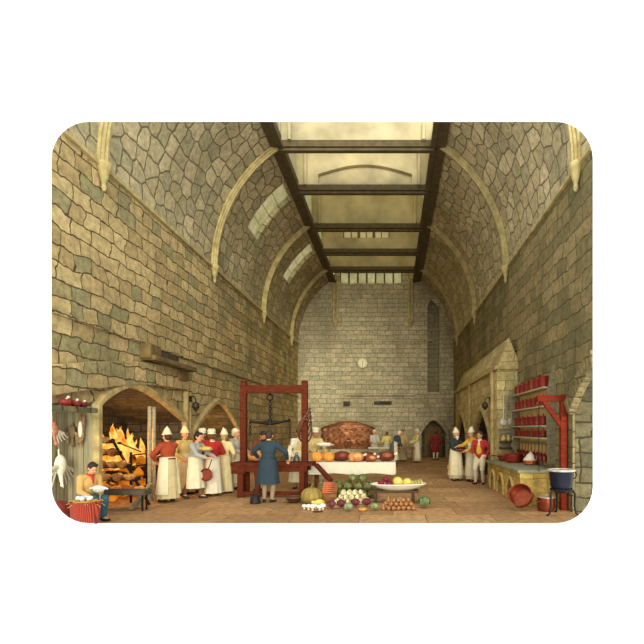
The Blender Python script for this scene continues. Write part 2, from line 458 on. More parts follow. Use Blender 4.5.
# ------------------------------------------------------------------ the setting
def setting():
    # floor
    bm = new(); box(bm, ((XL + XR) / 2, 16.8, -.1), (12.6, 26.6, .2)); struct('floor', bm, M_FLOOR, cut=True)

    # left wall: boarded recess, roasting hearth, second hearth
    recess = [(6.4, -.3), (6.4, 1.72), (7.9, 1.92), (9.08, 2.2), (9.08, -.3)]
    h1 = arch(9.22, 12.85, (2.12, 1.85), 2.56, apex=10.4)
    h2 = arch(13.5, 17.5, 1.5, 2.5)
    bm = new()
    join(bm, plate([[(4, -.4), (YB + .3, -.4), (YB + .3, ZS), (4, ZS)], [(a, b + .0) for a, b in recess], h1, h2], .3), M_ON_LEFT)
    niche(bm, ring_of(h1, -.008), -.003, -1.45, M_ON_LEFT, 1); niche(bm, ring_of(h2, -.008), -.003, -1.3, M_ON_LEFT, 1)
    niche(bm, recess, -.3, -.46, M_ON_LEFT, 2)
    box(bm, (XL - .24, 9.05, 1.05), (.5, .05, 2.1)); 
    for f in bm.faces:
        c = f.calc_center_median()
        if c.y < 9.08 and c.x < XL - .01 and c.z < 2.12 and c.y > 6.45 and f.material_index == 0 and c.x > XL - .5: f.material_index = 2
    struct('wall_left', bm, [M_LEFT, M_SOOT_SHADE, M_PLANK], cut=True)

    # right wall with the near arched alcove
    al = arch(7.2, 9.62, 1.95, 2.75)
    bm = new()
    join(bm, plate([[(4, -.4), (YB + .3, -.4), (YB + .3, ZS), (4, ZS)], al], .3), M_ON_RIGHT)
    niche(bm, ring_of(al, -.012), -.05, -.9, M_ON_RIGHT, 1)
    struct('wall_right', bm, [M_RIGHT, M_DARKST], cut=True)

    # back wall: hearth, doorway, tall sunk panel
    hb = [(-4.3, .5), (-4.3, 1.78)] + [(-4.3 + 3.25 * i / 10, 1.78 + .42 * sin(pi * i / 10)) for i in range(1, 10)] + [(-1.05, 1.78), (-1.05, .5)]
    dr = arch(1.72, 3.12, 1.45, 2.2, ease=.85)
    pn = [(2.05, 3.9), (2.05, 9.0), (2.25, 9.4), (2.75, 8.9), (2.75, 3.9)]
    top = [(VC + (VR + .3) * cos(a), ZS + (VR + .3) * sin(a)) for a in [R(i * 9) for i in range(21)]]
    wn = [(-3.15, 10.36), (-3.15, 11.06), (.55, 11.06), (.55, 10.36)]
    bm = new()
    join(bm, plate([[(XL - .3, -.4), (XR + .3, -.4)] + [p for p in top if p[0] > SR + .15] + [(SR, ZK), (SR, 13), (SL, 13), (SL, ZK)] + [p for p in top if p[0] < SL - .15], hb, dr, pn, wn], .3), M_ON_BACK)
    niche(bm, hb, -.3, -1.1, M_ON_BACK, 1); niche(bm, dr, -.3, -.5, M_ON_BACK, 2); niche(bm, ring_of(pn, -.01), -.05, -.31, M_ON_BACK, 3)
    struct('wall_back', bm, [M_BACK, M_REDBR, M_DARKST, stone('panel_stone', .62, .27, [(150, 140, 102), (142, 132, 96), (156, 146, 106)], (108, 98, 70), .06, .8, .014)])

    # barrel vault, each side up to the lantern, with two slit windows on the left
    aL = math.acos((SL - VC) / VR); aR = math.acos((SR - VC) / VR)
    slits = [(17.0, 18.2), (22.5, 23.7)]; s0, s1 = R(153), R(128)
    def vault(a0, a1, holes):
        bm = new(); uv = bm.loops.layers.uv.verify()
        ys = [4 + i * .5 for i in range(50)] + [YB + .3]
        for a, b in holes: ys += [a, b]
        ys = sorted(set(ys)); n = 28
        an = [a0 + (a1 - a0) * i / n for i in range(n + 1)]
        if holes: an = sorted(set(an + [s0, s1]), reverse=a1 < a0)
        grid = [[bm.verts.new((VC + VR * cos(a), y, ZS + VR * sin(a))) for a in an] for y in ys]
        for i in range(len(ys) - 1):
            for j in range(len(an) - 1):
                ym = (ys[i] + ys[i + 1]) / 2; am = (an[j] + an[j + 1]) / 2
                if any(h[0] < ym < h[1] and s1 < am < s0 for h in holes): continue
                f = bm.faces.new((grid[i][j], grid[i + 1][j], grid[i + 1][j + 1], grid[i][j + 1]))
                for lp in f.loops:
                    c = lp.vert.co; lp[uv].uv = (c.y, VR * math.atan2(c.z - ZS, c.x - VC))
        bmesh.ops.recalc_face_normals(bm, faces=bm.faces[:])
        f0 = bm.faces[0]; f0.normal_update()
        inward = (V((VC, f0.calc_center_median().y, ZS)) - f0.calc_center_median()).dot(f0.normal) > 0
        if not inward: bmesh.ops.reverse_faces(bm, faces=bm.faces[:])
        bmesh.ops.solidify(bm, geom=bm.faces[:], thickness=.25)
        return bm
    for a0, a1, hs in ((pi, aL, slits), (0, aR, [])):
        bm = vault(a0, a1, hs); cutaway(bm)
        me = bpy.data.meshes.new('ceiling'); bm.to_mesh(me); bm.free()
        o = link('ceiling', me, M_VAULT, None, True); o['kind'] = 'structure'
    k = 0
    for y0, y1 in slits:
        k += 1; bm = new(); n = 8; r1 = VR + .16
        for rr, mi in ((r1, 0),):
            for i in range(n):
                q = [(a, y) for a, y in ((s0 + (s1 - s0) * i / n, y0), (s0 + (s1 - s0) * i / n, y1), (s0 + (s1 - s0) * (i + 1) / n, y1), (s0 + (s1 - s0) * (i + 1) / n, y0))]
                vi = [bm.verts.new((VC + rr * cos(a), y, ZS + rr * sin(a))) for a, y in q]
                bm.faces.new(vi)
        for i in range(1, 4):      # lead bars
            a = s0 + (s1 - s0) * i / 4
            s = len(bm.faces)
            bar(bm, (VC + (r1 - .02) * cos(a), y0, ZS + (r1 - .02) * sin(a)), (VC + (r1 - .02) * cos(a), y1, ZS + (r1 - .02) * sin(a)), .014, .014)
            bm.faces.ensure_lookup_table()
            for f in bm.faces[s:]: f.material_index = 1
        struct('window_%d' % k, bm, [M_GLASSV, M_MULL])

    tn = [0]
    def trim(bm, mat=M_TRIM, cut=False, smooth=False):
        tn[0] += 1; return struct('trim_%d' % tn[0], bm, mat, smooth, cut)

    # ribs with moulded corbels, both sides
    for y in (9.25, 15.0, 20.75, 26.4):
        for a0, a1 in ((pi, aL), (0, aR)):
            bm = new(); n = 24
            for rr, w, h in ((VR - .06, .12, .12), (VR - .13, .06, .08), (VR - .03, .2, .06)):
                rings = []
                for i in range(n + 1):
                    a = a0 + (a1 - a0) * i / n
                    rings.append([bm.verts.new((VC + (rr + dr_) * cos(a), y + dy, ZS + (rr + dr_) * sin(a))) for dy, dr_ in ((-w / 2, -h / 2), (w / 2, -h / 2), (w / 2, h / 2), (-w / 2, h / 2))])
                for p, q in zip(rings, rings[1:]):
                    for j in range(4): bm.faces.new((p[j], p[(j + 1) % 4], q[(j + 1) % 4], q[j]))
                bm.faces.new(rings[0]); bm.faces.new(list(reversed(rings[-1])))
            sx = 1 if a0 else -1
            x = VC + VR * cos(a0) + sx * .08
            lathe(bm, [(.02, -.5), (.05, -.44), (.035, -.36), (.07, -.26), (.09, -.16), (.13, -.06), (.14, 0), (.12, .05)], 12, Mx.Translation((x, y, ZS)))
            trim(bm, M_RIB, True)
    # springing string courses and the lower wall courses
    for x, sx in ((XL, 1), (XR, -1)):
        bm = new(); box(bm, (x + sx * .03, 16.5, ZS), (.08, 24, .08)); trim(bm, M_RIB, True)
    bm = new(); box(bm, (XL + .02, 16.5, 3.62), (.06, 24, .06)); trim(bm, M_LEFT, True)
    # lantern kerb beams and cross beams
    for x, s in ((SL - .05, -1), (SR + .05, 1)):
        bm = new(); box(bm, (x + s * .13, 16.5, ZK + .02), (.42, 24.4, .36)); box(bm, (x - s * .06, 16.5, ZK - .16), (.16, 24.4, .1)); trim(bm, M_BEAM, True)
    for y in (12.2, 15.0, 17.7, 21.0, 23.9, 26.5):
        bm = new(); box(bm, ((SL + SR) / 2, y, ZK - .06), (SR - SL + .2, .26, .2)); box(bm, ((SL + SR) / 2, y, ZK - .22), (SR - SL + .1, .16, .08)); trim(bm, M_BEAM, True)
    # plaster partitions of the lantern standing on the cross beams
    for y in (12.2, 15.0, 17.7, 21.0, 23.9, 26.5):
        bm = new(); W = SR - SL; t = .14
        loops = [[(SL, ZK), (SR, ZK), (SR, 12.3), (SL, 12.3)]]
        if y == 17.7: loops.append([(p, q) for p, q in arch(SL + .75, SR - .55, 11.05, 11.4, base=10.72, ease=1)])
        if y == 23.9: loops.append([(-2.45, 11.2), (-2.45, 11.62), (-.2, 11.62), (-.2, 11.2)])
        join(bm, plate(loops, t), Mx(((1, 0, 0, 0), (0, 0, -1, y - t / 2), (0, 1, 0, 0), (0, 0, 0, 1))))
        if y == 17.7: box(bm, ((SL + SR) / 2, y + .12, 11.1), (W - 1.1, .04, .9))
        if y in (15.0, 17.7, 21.0):
            for xx in (SL + .3, SR - .3): cyl(bm, (xx, y - .2, ZK), (xx, y - .2, 12.2), .06)
        trim(bm, M_PLAST, True)
    bm = new(); sheet(bm, [(-2.45, 23.9, 11.2), (-.2, 23.9, 11.2), (-.2, 23.9, 11.62), (-2.45, 23.9, 11.62)])
    for i in range(7):
        s = len(bm.faces); box(bm, (-2.45 + 2.25 * i / 6, 23.84, 11.41), (.14 if i in (2, 4) else .05, .05, .44)); bm.faces.ensure_lookup_table()
        for f in bm.faces[s:]: f.material_index = 1
    struct('window_3', bm, [frosted('inner_panes', (250, 246, 226), (228, 222, 190), .2), M_MULL])
    bm = new(); sheet(bm, [(-3.15, YB + .15, 10.36), (.55, YB + .15, 10.36), (.55, YB + .15, 11.06), (-3.15, YB + .15, 11.06)])
    for i in range(8):
        s = len(bm.faces); box(bm, (-3.15 + 3.7 * i / 7, YB + .1, 10.71), (.1, .08, .7)); bm.faces.ensure_lookup_table()
        for f in bm.faces[s:]: f.material_index = 1
    struct('window_4', bm, [M_GLASSV, M_MULL])
    # lantern sides and top, glazing added to let daylight into the hall
    for k, x in ((5, SL - .06), (6, SR + .06)):
        bm = new(); sheet(bm, [(x, 4.3, 10.7), (x, 28.7, 10.7), (x, 28.7, 12.3), (x, 4.3, 12.3)])
        for y in (12.2, 15.0, 17.7, 21.0, 23.9, 26.5):
            s = len(bm.faces); box(bm, (x, y, 11.5), (.14, .14, 1.6)); bm.faces.ensure_lookup_table()
            for f in bm.faces[s:]: f.material_index = 1
        struct('window_%d' % k, bm, [M_GLASSS, M_PLAST], cut=True)
    bm = new(); sheet(bm, [(SL - .15, 4.3, 12.32), (SR + .15, 4.3, 12.32), (SR + .15, 28.7, 12.32), (SL - .15, 28.7, 12.32)]); struct('window_7', bm, M_GLASSR, cut=True)

    # arch mouldings of the two hearths
    for pr in (h1, h2):
        bm = new(); inner = pr; outer = ring_of(pr, .2)
        a = [bm.verts.new((XL, u, v)) for u, v in inner]; b = [bm.verts.new((XL + .1, u, v)) for u, v in ring_of(pr, .05)]
        c = [bm.verts.new((XL + .1, u, v)) for u, v in ring_of(pr, .15)]; d = [bm.verts.new((XL - .01, u, v)) for u, v in outer]
        for p, q in ((a, b), (b, c), (c, d)):
            for i in range(len(p) - 1): bm.faces.new((p[i], p[i + 1], q[i + 1], q[i]))
        trim(bm, M_TRIM, True)
    # projecting stone hood over the boards, slab ledge and pier shafts of the left wall
    bm = new(); 
    for i in range(8):
        y0 = 7.6 + i * .7; y1 = y0 + .7; z = 2.42 + .55 * sin(min(1, (i + .5) / 8) * pi * .62)
        ang = math.atan2(.55 * pi * .62 / 8 * cos((i + .5) / 8 * pi * .62), .7)
        box(bm, (XL + .05, (y0 + y1) / 2, z), (.14, .72, .5), Mx.Rotation(ang, 3, 'X'), .02)
    trim(bm, M_LEFT, True)
    bm = new(); box(bm, (XL + .16, 11.9, 3.28), (.34, 2.3, .12), None, .02); box(bm, (XL + .12, 10.95, 3.42), (.26, .5, .34), None, .03)
    box(bm, (XL + .08, 12.6, 3.1), (.18, .5, .3), None, .02); trim(bm, M((108, 88, 50), .9, 0, .4, 5))
    bm = new(); box(bm, (XL + .02, 11.9, 3.46), (.06, 1.3, .2)); box(bm, (XL + .02, 11.95, 2.98), (.05, .9, .26)); trim(bm, M_SOOT_SHADE)  # dark panels stand in for the shaded void and slots at the ledge
    bm = new()
    for y in (13.0, 13.2): cyl(bm, (XL + .03, y, 0), (XL + .03, y, 3.2), .08, .08, 10)
    box(bm, (XL + .05, 13.1, .2), (.2, .5, .4), None, .02); trim(bm, M_TRIM)
    bm = new(); cyl(bm, (XL + .04, 9.14, 0), (XL + .04, 9.14, 2.2), .06, .06, 10); box(bm, (XL + .02, 9.14, 1.1), (.06, .12, 2.2)); trim(bm, M_TRIM, True)
    # back wall: shafts, course, sloping slab, door surround, hearth lintel
    bm = new()
    for x in (-3.52, -3.3, .95, 1.15): cyl(bm, (x, YB - .05, 8.1), (x, YB - .05, 10.6), .08, .08, 8)
    for x in (-3.41, 1.05): lathe(bm, [(.02, -.4), (.12, -.2), (.22, 0)], 10, Mx.Translation((x, YB - .06, 8.1)))
    trim(bm, M_RIB)
    bm = new(); box(bm, (VC - .4, YB - .03, 6.95), (7.6, .1, .1)); trim(bm, M_BACK)
    bm = new(); join(bm, plate([[(-2.9, 3.68), (1.35, 3.68), (1.1, 4.75), (-2.7, 4.75)]], .24), xs_shift(M_ON_BACK, .22)); trim(bm, M_BACK)
    bm = new(); box(bm, (-2.75, YB - .01, 3.2), (.4, .06, .3)); box(bm, (-.6, YB - .01, 3.25), (1.05, .06, .22)); trim(bm, M_SOOT_SHADE)
    bm = new(); pr = dr; outer = ring_of(pr, .28)
    a = [bm.verts.new((u, YB, v)) for u, v in pr]; b = [bm.verts.new((u, YB - .1, v)) for u, v in ring_of(pr, .06)]
    c = [bm.verts.new((u, YB - .1, v)) for u, v in ring_of(pr, .2)]; d = [bm.verts.new((u, YB + .01, v)) for u, v in outer]
    for p, q in ((a, b), (b, c), (c, d)):
        for i in range(len(p) - 1): bm.faces.new((p[i], p[i + 1], q[i + 1], q[i]))
    trim(bm, M_BACK)
    bm = new(); N = 14
    for i in range(N):
        x = -4.45 + 3.55 * (i + .5) / N; z = 1.98 + .42 * sin(pi * (i + .5) / N)
        ang = -math.atan2(.42 * pi * cos(pi * (i + .5) / N), 3.55)
        box(bm, (x, YB - .03, z), (3.55 / N + .01, .12, .26), Mx.Rotation(ang, 3, 'Y'), .01)
    trim(bm, M_BACK)
    # door leaf at the back
    bm = new(); box(bm, (2.42, YB + .46, .92), (1.05, .06, 1.84)); 
    for x in (1.95, 2.2, 2.45, 2.7, 2.92): box(bm, (x, YB + .42, .92), (.03, .03, 1.8))
    for z in (.15, .95, 1.75): box(bm, (2.42, YB + .41, z), (1.0, .04, .1))
    struct('door_1', bm, plank_mat('door_boards', (128, 100, 62), .2))

    # chimney breast on the right wall: gabled, with two pointed openings in its flank
    XB, Y0, Y1 = 3.01, 13.9, 23.0; ze, zr, xr = 3.45, 4.32, 3.36
    bm = new()
    A1 = arch(14.9, 17.6, 1.5, 2.28); A2 = arch(19.6, 22.4, 1.5, 2.28)
    mb = Mx(((0, 0, -1, XB), (1, 0, 0, 0), (0, 1, 0, 0), (0, 0, 0, 1)))
    join(bm, plate([[(Y0, -.4), (Y1, -.4), (Y1, ze), (Y0, ze)], A1, A2], .1), mb)
    for pr in (A1, A2): niche(bm, pr, -.1, -.5, mb, 1)
    f = [(XB, 0), (XR, 0), (XR, ze + .3), (xr, zr), (XB, ze)]
    for y in (Y0 - .006, Y1 + .006):
        bm.faces.new([bm.verts.new((x, y, z)) for x, z in f])
    for (p, q) in ((f[4], f[3]), (f[3], f[2])):
        bm.faces.new([bm.verts.new(c) for c in ((p[0], Y0, p[1]), (p[0], Y1, p[1]), (q[0], Y1, q[1]), (q[0], Y0, q[1]))])
    struct('wall_breast', bm, [M_BREAST, M_SOOT_SHADE])
    bm = new(); bar(bm, (XB - .03, Y0 - .05, ze), (XB - .03, Y1, ze), .1, .1)
    bar(bm, (XB - .05, Y0 - .04, ze), (XR, Y0 - .04, ze), .1, .08)
    for pr in (A1, A2):
        s = [bm.verts.new((XB, u, v)) for u, v in pr]; t = [bm.verts.new((XB - .08, u, v)) for u, v in ring_of(pr, .07)]; w = [bm.verts.new((XB + .005, u, v)) for u, v in ring_of(pr, .2)]
        for p, q in ((s, t), (t, w)):
            for i in range(len(p) - 1): bm.faces.new((p[i], p[i + 1], q[i + 1], q[i]))
    for y in (14.35, 18.6): cyl(bm, (XB - .03, y, 0), (XB - .03, y, ze), .07, .07, 8)
    trim(bm, M_TRIM)
    bm = new(); pr = arch(7.2, 9.62, 1.95, 2.75)       # rough voussoirs of the alcove
    for (u, v), (u2, v2) in zip(pr[1:-2], pr[2:-1]):
        d = V((u2 - u, v2 - v)); nn = V((-d.y, d.x)).normalized() * .17; c = V(((u + u2) / 2, (v + v2) / 2)) + nn
        box(bm, (XR - .04, c.x, c.y), (.14, d.length * .94, .34), Mx.Rotation(math.atan2(d.y, d.x), 3, 'X'), .03)
    trim(bm, M_RIGHT, True)
    # stone shelf above the boards at the left
    bm = new(); box(bm, (XL + .16, 8.0, 2.0), (.36, 1.3, .09), None, .02); trim(bm, M_DARKST, True)

setting()


# ------------------------------------------------------------------ people
def ik(a, b, l1, l2, pole):
    """middle joint of a two-bone limb from a to b"""
    a, b = V(a), V(b); d = b - a; L = min(d.length, (l1 + l2) * .995)
    d.normalize(); b = a + d * L
    x = (l1 * l1 - l2 * l2 + L * L) / (2 * L); h = sqrt(max(0, l1 * l1 - x * x))
    p = V(pole) - d * V(pole).dot(d)
    if p.length < 1e-4: p = V((0, 0, -1)) - d * d.z * -1
    return a + d * x + p.normalized() * h, b

def hand(bm, w, d, n, curl=.5, side=1):
    """palm, four fingers of different lengths and a thumb; d runs along the forearm, n is where the palm looks"""
    d = V(d).normalized(); n = (V(n) - d * V(n).dot(d)).normalized(); s = d.cross(n) * side
    q = Mx((s, d, n)).transposed()
    ell(bm, w + d * .05, (.042, .056, .019), q, 12, 8)
    cap(bm, w - d * .01, .026, w + d * .03, .027)
    for i, (off, ln) in enumerate(((-.031, .062), (-.0105, .074), (.0105, .069), (.031, .053))):
        p = w + d * (.088 - abs(off) * .25) + s * off; a = curl * .35; dd = d
        for k in range(3):
            a2 = a + curl * .45 * k
            dd = (d * cos(a2) + n * sin(a2)).normalized(); l = ln * (.45, .32, .26)[k]
            cap(bm, p, .0098 - k * .0009, p + dd * l, .009 - k * .0009); p = p + dd * l
    t0 = w + d * .022 - s * .032; t1 = t0 + (d * .6 - s * .62 + n * .35).normalized() * .042
    cap(bm, t0, .0135, t1, .0115); cap(bm, t1, .0115, t1 + (d * .9 - s * .1 + n * .45).normalized() * .034, .009)

SKIN = M((206, 150, 108), .6, 0, .08, 6, .02)
SKIN2 = M((188, 130, 90), .6, 0, .08, 6, .02)

def person(label, loc, facing, wear, pose=None, sc=1.0, fine=True, skin=None):
    """facing 0 looks towards the open end (-Y), +90 looks to the right (+X)"""
    P = dict(lean=0, twist=0, yaw=0, pitch=0, roll=0, handR=(-.2, -.12, -.16), handL=(.2, -.12, -.16), curlR=.6, curlL=.6,
             footR=(-.1, .02, .08), footL=(.1, -.02, .08), pz=.92, poleR=(-.5, .6, -.3), poleL=(.5, .6, -.3), palmR=(.6, .2, -.3), palmL=(-.6, .2, -.3))
    P.update(pose or {}); skin = skin or SKIN
    T = thing('person', label, 'person', loc, R(facing)); T.scale = (sc,) * 3
    pel = V((0, 0, P['pz']))
    U = Mx.Translation(pel) @ Mx.Rotation(R(P['lean']), 4, 'X') @ Mx.Rotation(R(P['twist']), 4, 'Z')
    u = lambda x, y, z: U @ V((x, y, z))
    uq = U.to_3x3()
    Hm = U @ Mx.Translation((0, -.025, .56)) @ Mx.Rotation(R(P['yaw']), 4, 'Z') @ Mx.Rotation(R(P['pitch']), 4, 'X') @ Mx.Rotation(R(P['roll']), 4, 'Y') @ Mx.Translation((0, 0, .085))
    h = lambda x, y, z: Hm @ V((x, y, z)); hq = Hm.to_3x3()
    sh = {-1: u(-.18, .01, .43), 1: u(.18, .01, .43)}
    el, wr = {}, {}
    for s, k in ((-1, 'R'), (1, 'L')):
        t = u(*P['hand' + k]) if P.get('rel', True) else V(P['hand' + k])
        # hands are given relative to the shoulder line: x, y, z measured from the pelvis
        el[s], wr[s] = ik(sh[s], t, .285, .25, uq @ V(P['pole' + k]))
    hip, kn, an = {}, {}, {}
    for s, k in ((-1, 'R'), (1, 'L')):
        hip[s] = pel + V((s * .088, 0, -.03)); kn[s], an[s] = ik(hip[s], P['foot' + k], .425, .41, P.get('kneepole', (s * .12, -1, .15)))
    tw = P.get('toe', {-1: V((-.25, -1, 0)).normalized(), 1: V((.25, -1, 0)).normalized()})

    def torso(bm, g, lo=True, hi=True):
        if lo: ell(bm, pel, (.158 + g, .118 + g, .125 + g), uq)
        ell(bm, u(0, .005, .15), (.142 + g, .108 + g, .16 + g), uq); ell(bm, u(0, .005, .3), (.165 + g, .118 + g, .17 + g), uq)
        cap(bm, u(-.135, .012, .425), .062 + g, u(.135, .012, .425), .062 + g)
        cap(bm, u(0, .012, .43), .07 + g, u(0, .008, .475), .058 + g * .6)
    bm = new(); torso(bm, 0)
    cap(bm, u(0, .01, .46), .052, h(0, .015, -.07), .05)
    ell(bm, h(0, .012, .018), (.076, .096, .106), hq); ell(bm, h(0, -.022, -.04), (.057, .07, .082), hq); ell(bm, h(0, -.05, -.085), (.032, .032, .028), hq)
    cap(bm, h(0, -.088, .012), .011, h(0, -.112, -.026), .0155); ell(bm, h(0, -.085, .03), (.05, .014, .012), hq)
    for s in (-1, 1):
        ell(bm, h(s * .078, .008, -.008), (.012, .024, .032), hq); ell(bm, h(s * .035, -.072, -.03), (.024, .02, .022), hq)
        cap(bm, sh[s], .052, el[s], .041); cap(bm, el[s], .041, wr[s], .027)
        k = 'R' if s < 0 else 'L'
        hand(bm, wr[s], wr[s] - el[s], uq @ V(P['palm' + k]), P['curl' + k], -s)
        cap(bm, hip[s], .088, kn[s], .056); cap(bm, kn[s], .056, kn[s].lerp(an[s], .35), .056); cap(bm, kn[s].lerp(an[s], .35), .056, an[s], .036)
        cap(bm, an[s], .036, an[s] + tw[s] * .13 + V((0, 0, -.045)), .03); ell(bm, an[s] + V((0, 0, -.04)) - tw[s] * .03, (.034, .034, .036))
    fobj('body', bm, .0085 if fine else .012, skin, T, 1)
    # face
    for s in (-1, 1):
        bm = new(); ell(bm, h(s * .03, -.085, .004), (.0125, .009, .008), hq, 8, 6); obj('eye', bm, M((40, 30, 24), .4), T)
    bm = new(); ell(bm, h(0, -.091, -.058), (.021, .009, .0065), hq, 10, 6); obj('mouth', bm, M((160, 74, 62), .6), T)

    cl = lambda c: M(c, .9, 0, .09, 9, .1)
    vx = .013 if fine else .018
    # legs
    if 'stockings' in wear:
        bm = new()
        for s in (-1, 1):
            cap(bm, kn[s], .063, kn[s].lerp(an[s], .35), .062); cap(bm, kn[s].lerp(an[s], .35), .062, an[s], .043)
        fobj('stockings', bm, vx, cl(wear['stockings']), T)
    if 'breeches' in wear:
        bm = new(); ell(bm, pel, (.178, .138, .14), uq)
        full = 'stockings' not in wear
        for s in (-1, 1):
            cap(bm, hip[s], .112, kn[s], .08)
            if full: cap(bm, kn[s], .08, an[s] + V((0, 0, .04)), .062)
        fobj('trousers' if full else 'breeches', bm, vx, cl(wear['breeches']), T)
    for s in (-1, 1):
        bm = new(); t = tw[s]; a = an[s]; gz = a.z - .08
        cap(bm, a + V((0, 0, -.035)) - t * .035, .042, a + t * .05 + V((0, 0, -.042)), .042); cap(bm, a + t * .05 + V((0, 0, -.042)), .042, a + t * .15 + V((0, 0, -.05)), .033)
        me_b = bm
        for v in me_b.verts: v.co.z = max(v.co.z, gz + .002)
        fobj('shoe', bm, vx, cl(wear.get('shoes', (46, 36, 28))), T)

    def drape(nm, c, z0, z1, r0, r1, a0, a1, folds=9, dp=.05, yf=.84, dy=0.0, tilt=0.0):
        bm = new(); nA, nZ = 40, 14; g = []
        for i in range(nZ + 1):
            t = i / nZ; z = z0 + (z1 - z0) * t; row = []
            for j in range(nA + 1):
                a = R(a0 + (a1 - a0) * j / nA)
                r = (r0 + (r1 - r0) * t ** .8) * (1 + dp * t * sin(folds * a + 1.3 * sin(2 * a)))
                c0 = pel.lerp(V((pel.x, pel.y + dy, 0)), max(0, min(1, (pel.z - z) / max(pel.z, .1))))
                row.append(bm.verts.new((c0.x + r * sin(a), c0.y - yf * r * cos(a) - tilt * t, z)))
            g.append(row)
        for i in range(nZ):
            for j in range(nA): bm.faces.new((g[i][j], g[i + 1][j], g[i + 1][j + 1], g[i][j + 1]))
        bmesh.ops.remove_doubles(bm, verts=bm.verts[:], dist=1e-4)
        bmesh.ops.recalc_face_normals(bm, faces=bm.faces[:])
        bmesh.ops.solidify(bm, geom=bm.faces[:], thickness=.01)
        return obj(nm, bm, cl(c), T)
    if 'skirt' in wear: drape('skirt', wear['skirt'], pel.z + .1, wear.get('hem', .1), .175, wear.get('flare', .27), 0, 360, 10)
    if 'coat_skirt' in wear: drape('coat_skirt', wear['coat'], pel.z + .12, wear['coat_skirt'], .186, wear.get('flare', .26), wear.get('open', 12), 360 - wear.get('open', 12), 8)
    # upper garments
    if 'coat' in wear:
        bm = new(); torso(bm, .02)
        for s in (-1, 1):
            e2 = el[s].lerp(wr[s], wear.get('sleeve', .92))
            cap(bm, sh[s], .074, el[s], .06); cap(bm, el[s], .06, e2, .044)
        fobj('jacket', bm, vx, cl(wear['coat']), T)
    if 'front' in wear:
        bm = new(); ell(bm, u(0, -.05, .3), (.085, .1, .15), uq); ell(bm, u(0, -.066, .15), (.1, .088, .15), uq); ell(bm, u(0, -.064, .23), (.09, .09, .12), uq)
        fobj('waistcoat' if wear.get('front_is') != 'shirt' else 'shirt_front', bm, vx, cl(wear['front']), T)
    if 'apron' in wear:
        a = wear.get('apron_wrap', 115)
        drape('apron', wear['apron'], pel.z + .14, wear.get('apron_hem', .2), .2, wear.get('apron_flare', .29), -a, a, 8)
        bm = new(); n = 30; cylp = [u(.172 * 1.13 * sin(2 * pi * i / n), .135 * 1.16 * -cos(2 * pi * i / n), .14) for i in range(n + 1)]
        tube(bm, cylp, .014, 6); obj('apron_string', bm, cl(wear['apron']), T)
    if 'bib' in wear:
        bm = new(); ell(bm, u(0, -.058, .27), (.11, .1, .15), uq); ell(bm, u(0, -.066, .14), (.125, .092, .14), uq)
        fobj('bib', bm, vx, cl(wear['bib']), T)
    if 'belt' in wear:
        bm = new(); n = 30
        tube(bm, [u(.188 * sin(2 * pi * i / n), -.15 * cos(2 * pi * i / n), .1) for i in range(n + 1)], .018, 6); obj('belt', bm, cl(wear['belt']), T)
    if 'scarf' in wear:
        bm = new(); ell(bm, u(0, -.002, .492), (.084, .082, .04), uq); cap(bm, u(0, -.08, .48), .03, u(.01, -.13, .34), .018)
        fobj('neckerchief', bm, .01, cl(wear['scarf']), T)
    # hair, beard, headgear
    if 'hair' in wear:
        bm = new(); ell(bm, h(0, .022, .034), (.087, .098, .103 if 'cap' not in wear else .085), hq); ell(bm, h(0, .045, -.02), (.08, .07, .08), hq); (None if 'cap' in wear else ell(bm, h(.02, -.045, .1), (.055, .04, .03), hq))
        fobj('hair', bm, .011, M(wear['hair'], .7, 0, .3, 40, .3), T)
    if 'beard' in wear:
        bm = new(); ell(bm, h(0, -.05, -.1), (.055, .05, .05), hq); ell(bm, h(0, -.055, -.15), (.035, .032, .05), hq)
        fobj('beard', bm, .011, M(wear['beard'], .8, 0, .3, 40, .3), T)
    if 'cap' in wear:
        kind, c = wear['cap']; bm = new()
        ell(bm, h(0, .012, .07), (.1, .116, .055), hq)
        if kind == 'point':
            cap(bm, h(0, .012, .075), .1, h(0, .02, .15), .07); cap(bm, h(0, .02, .15), .07, h(.01, .045, .225), .022)
        elif kind == 'puff':
            ell(bm, h(0, .02, .13), (.11, .115, .06), hq); ell(bm, h(.03, .01, .155), (.07, .075, .045), hq); ell(bm, h(-.04, .03, .15), (.06, .07, .045), hq)
        elif kind == 'mob':
            ell(bm, h(0, .035, .06), (.105, .105, .1), hq); ell(bm, h(0, .055, -.01), (.098, .08, .08), hq)
        fobj('cap', bm, .011, cl(c), T)
        if kind != 'mob':
            bm = new(); n = 24
            tube(bm, [h(.098 * sin(2 * pi * i / n), .012 - .112 * cos(2 * pi * i / n), .055) for i in range(n + 1)], .016, 6); obj('cap_band', bm, cl(c), T)
    return T


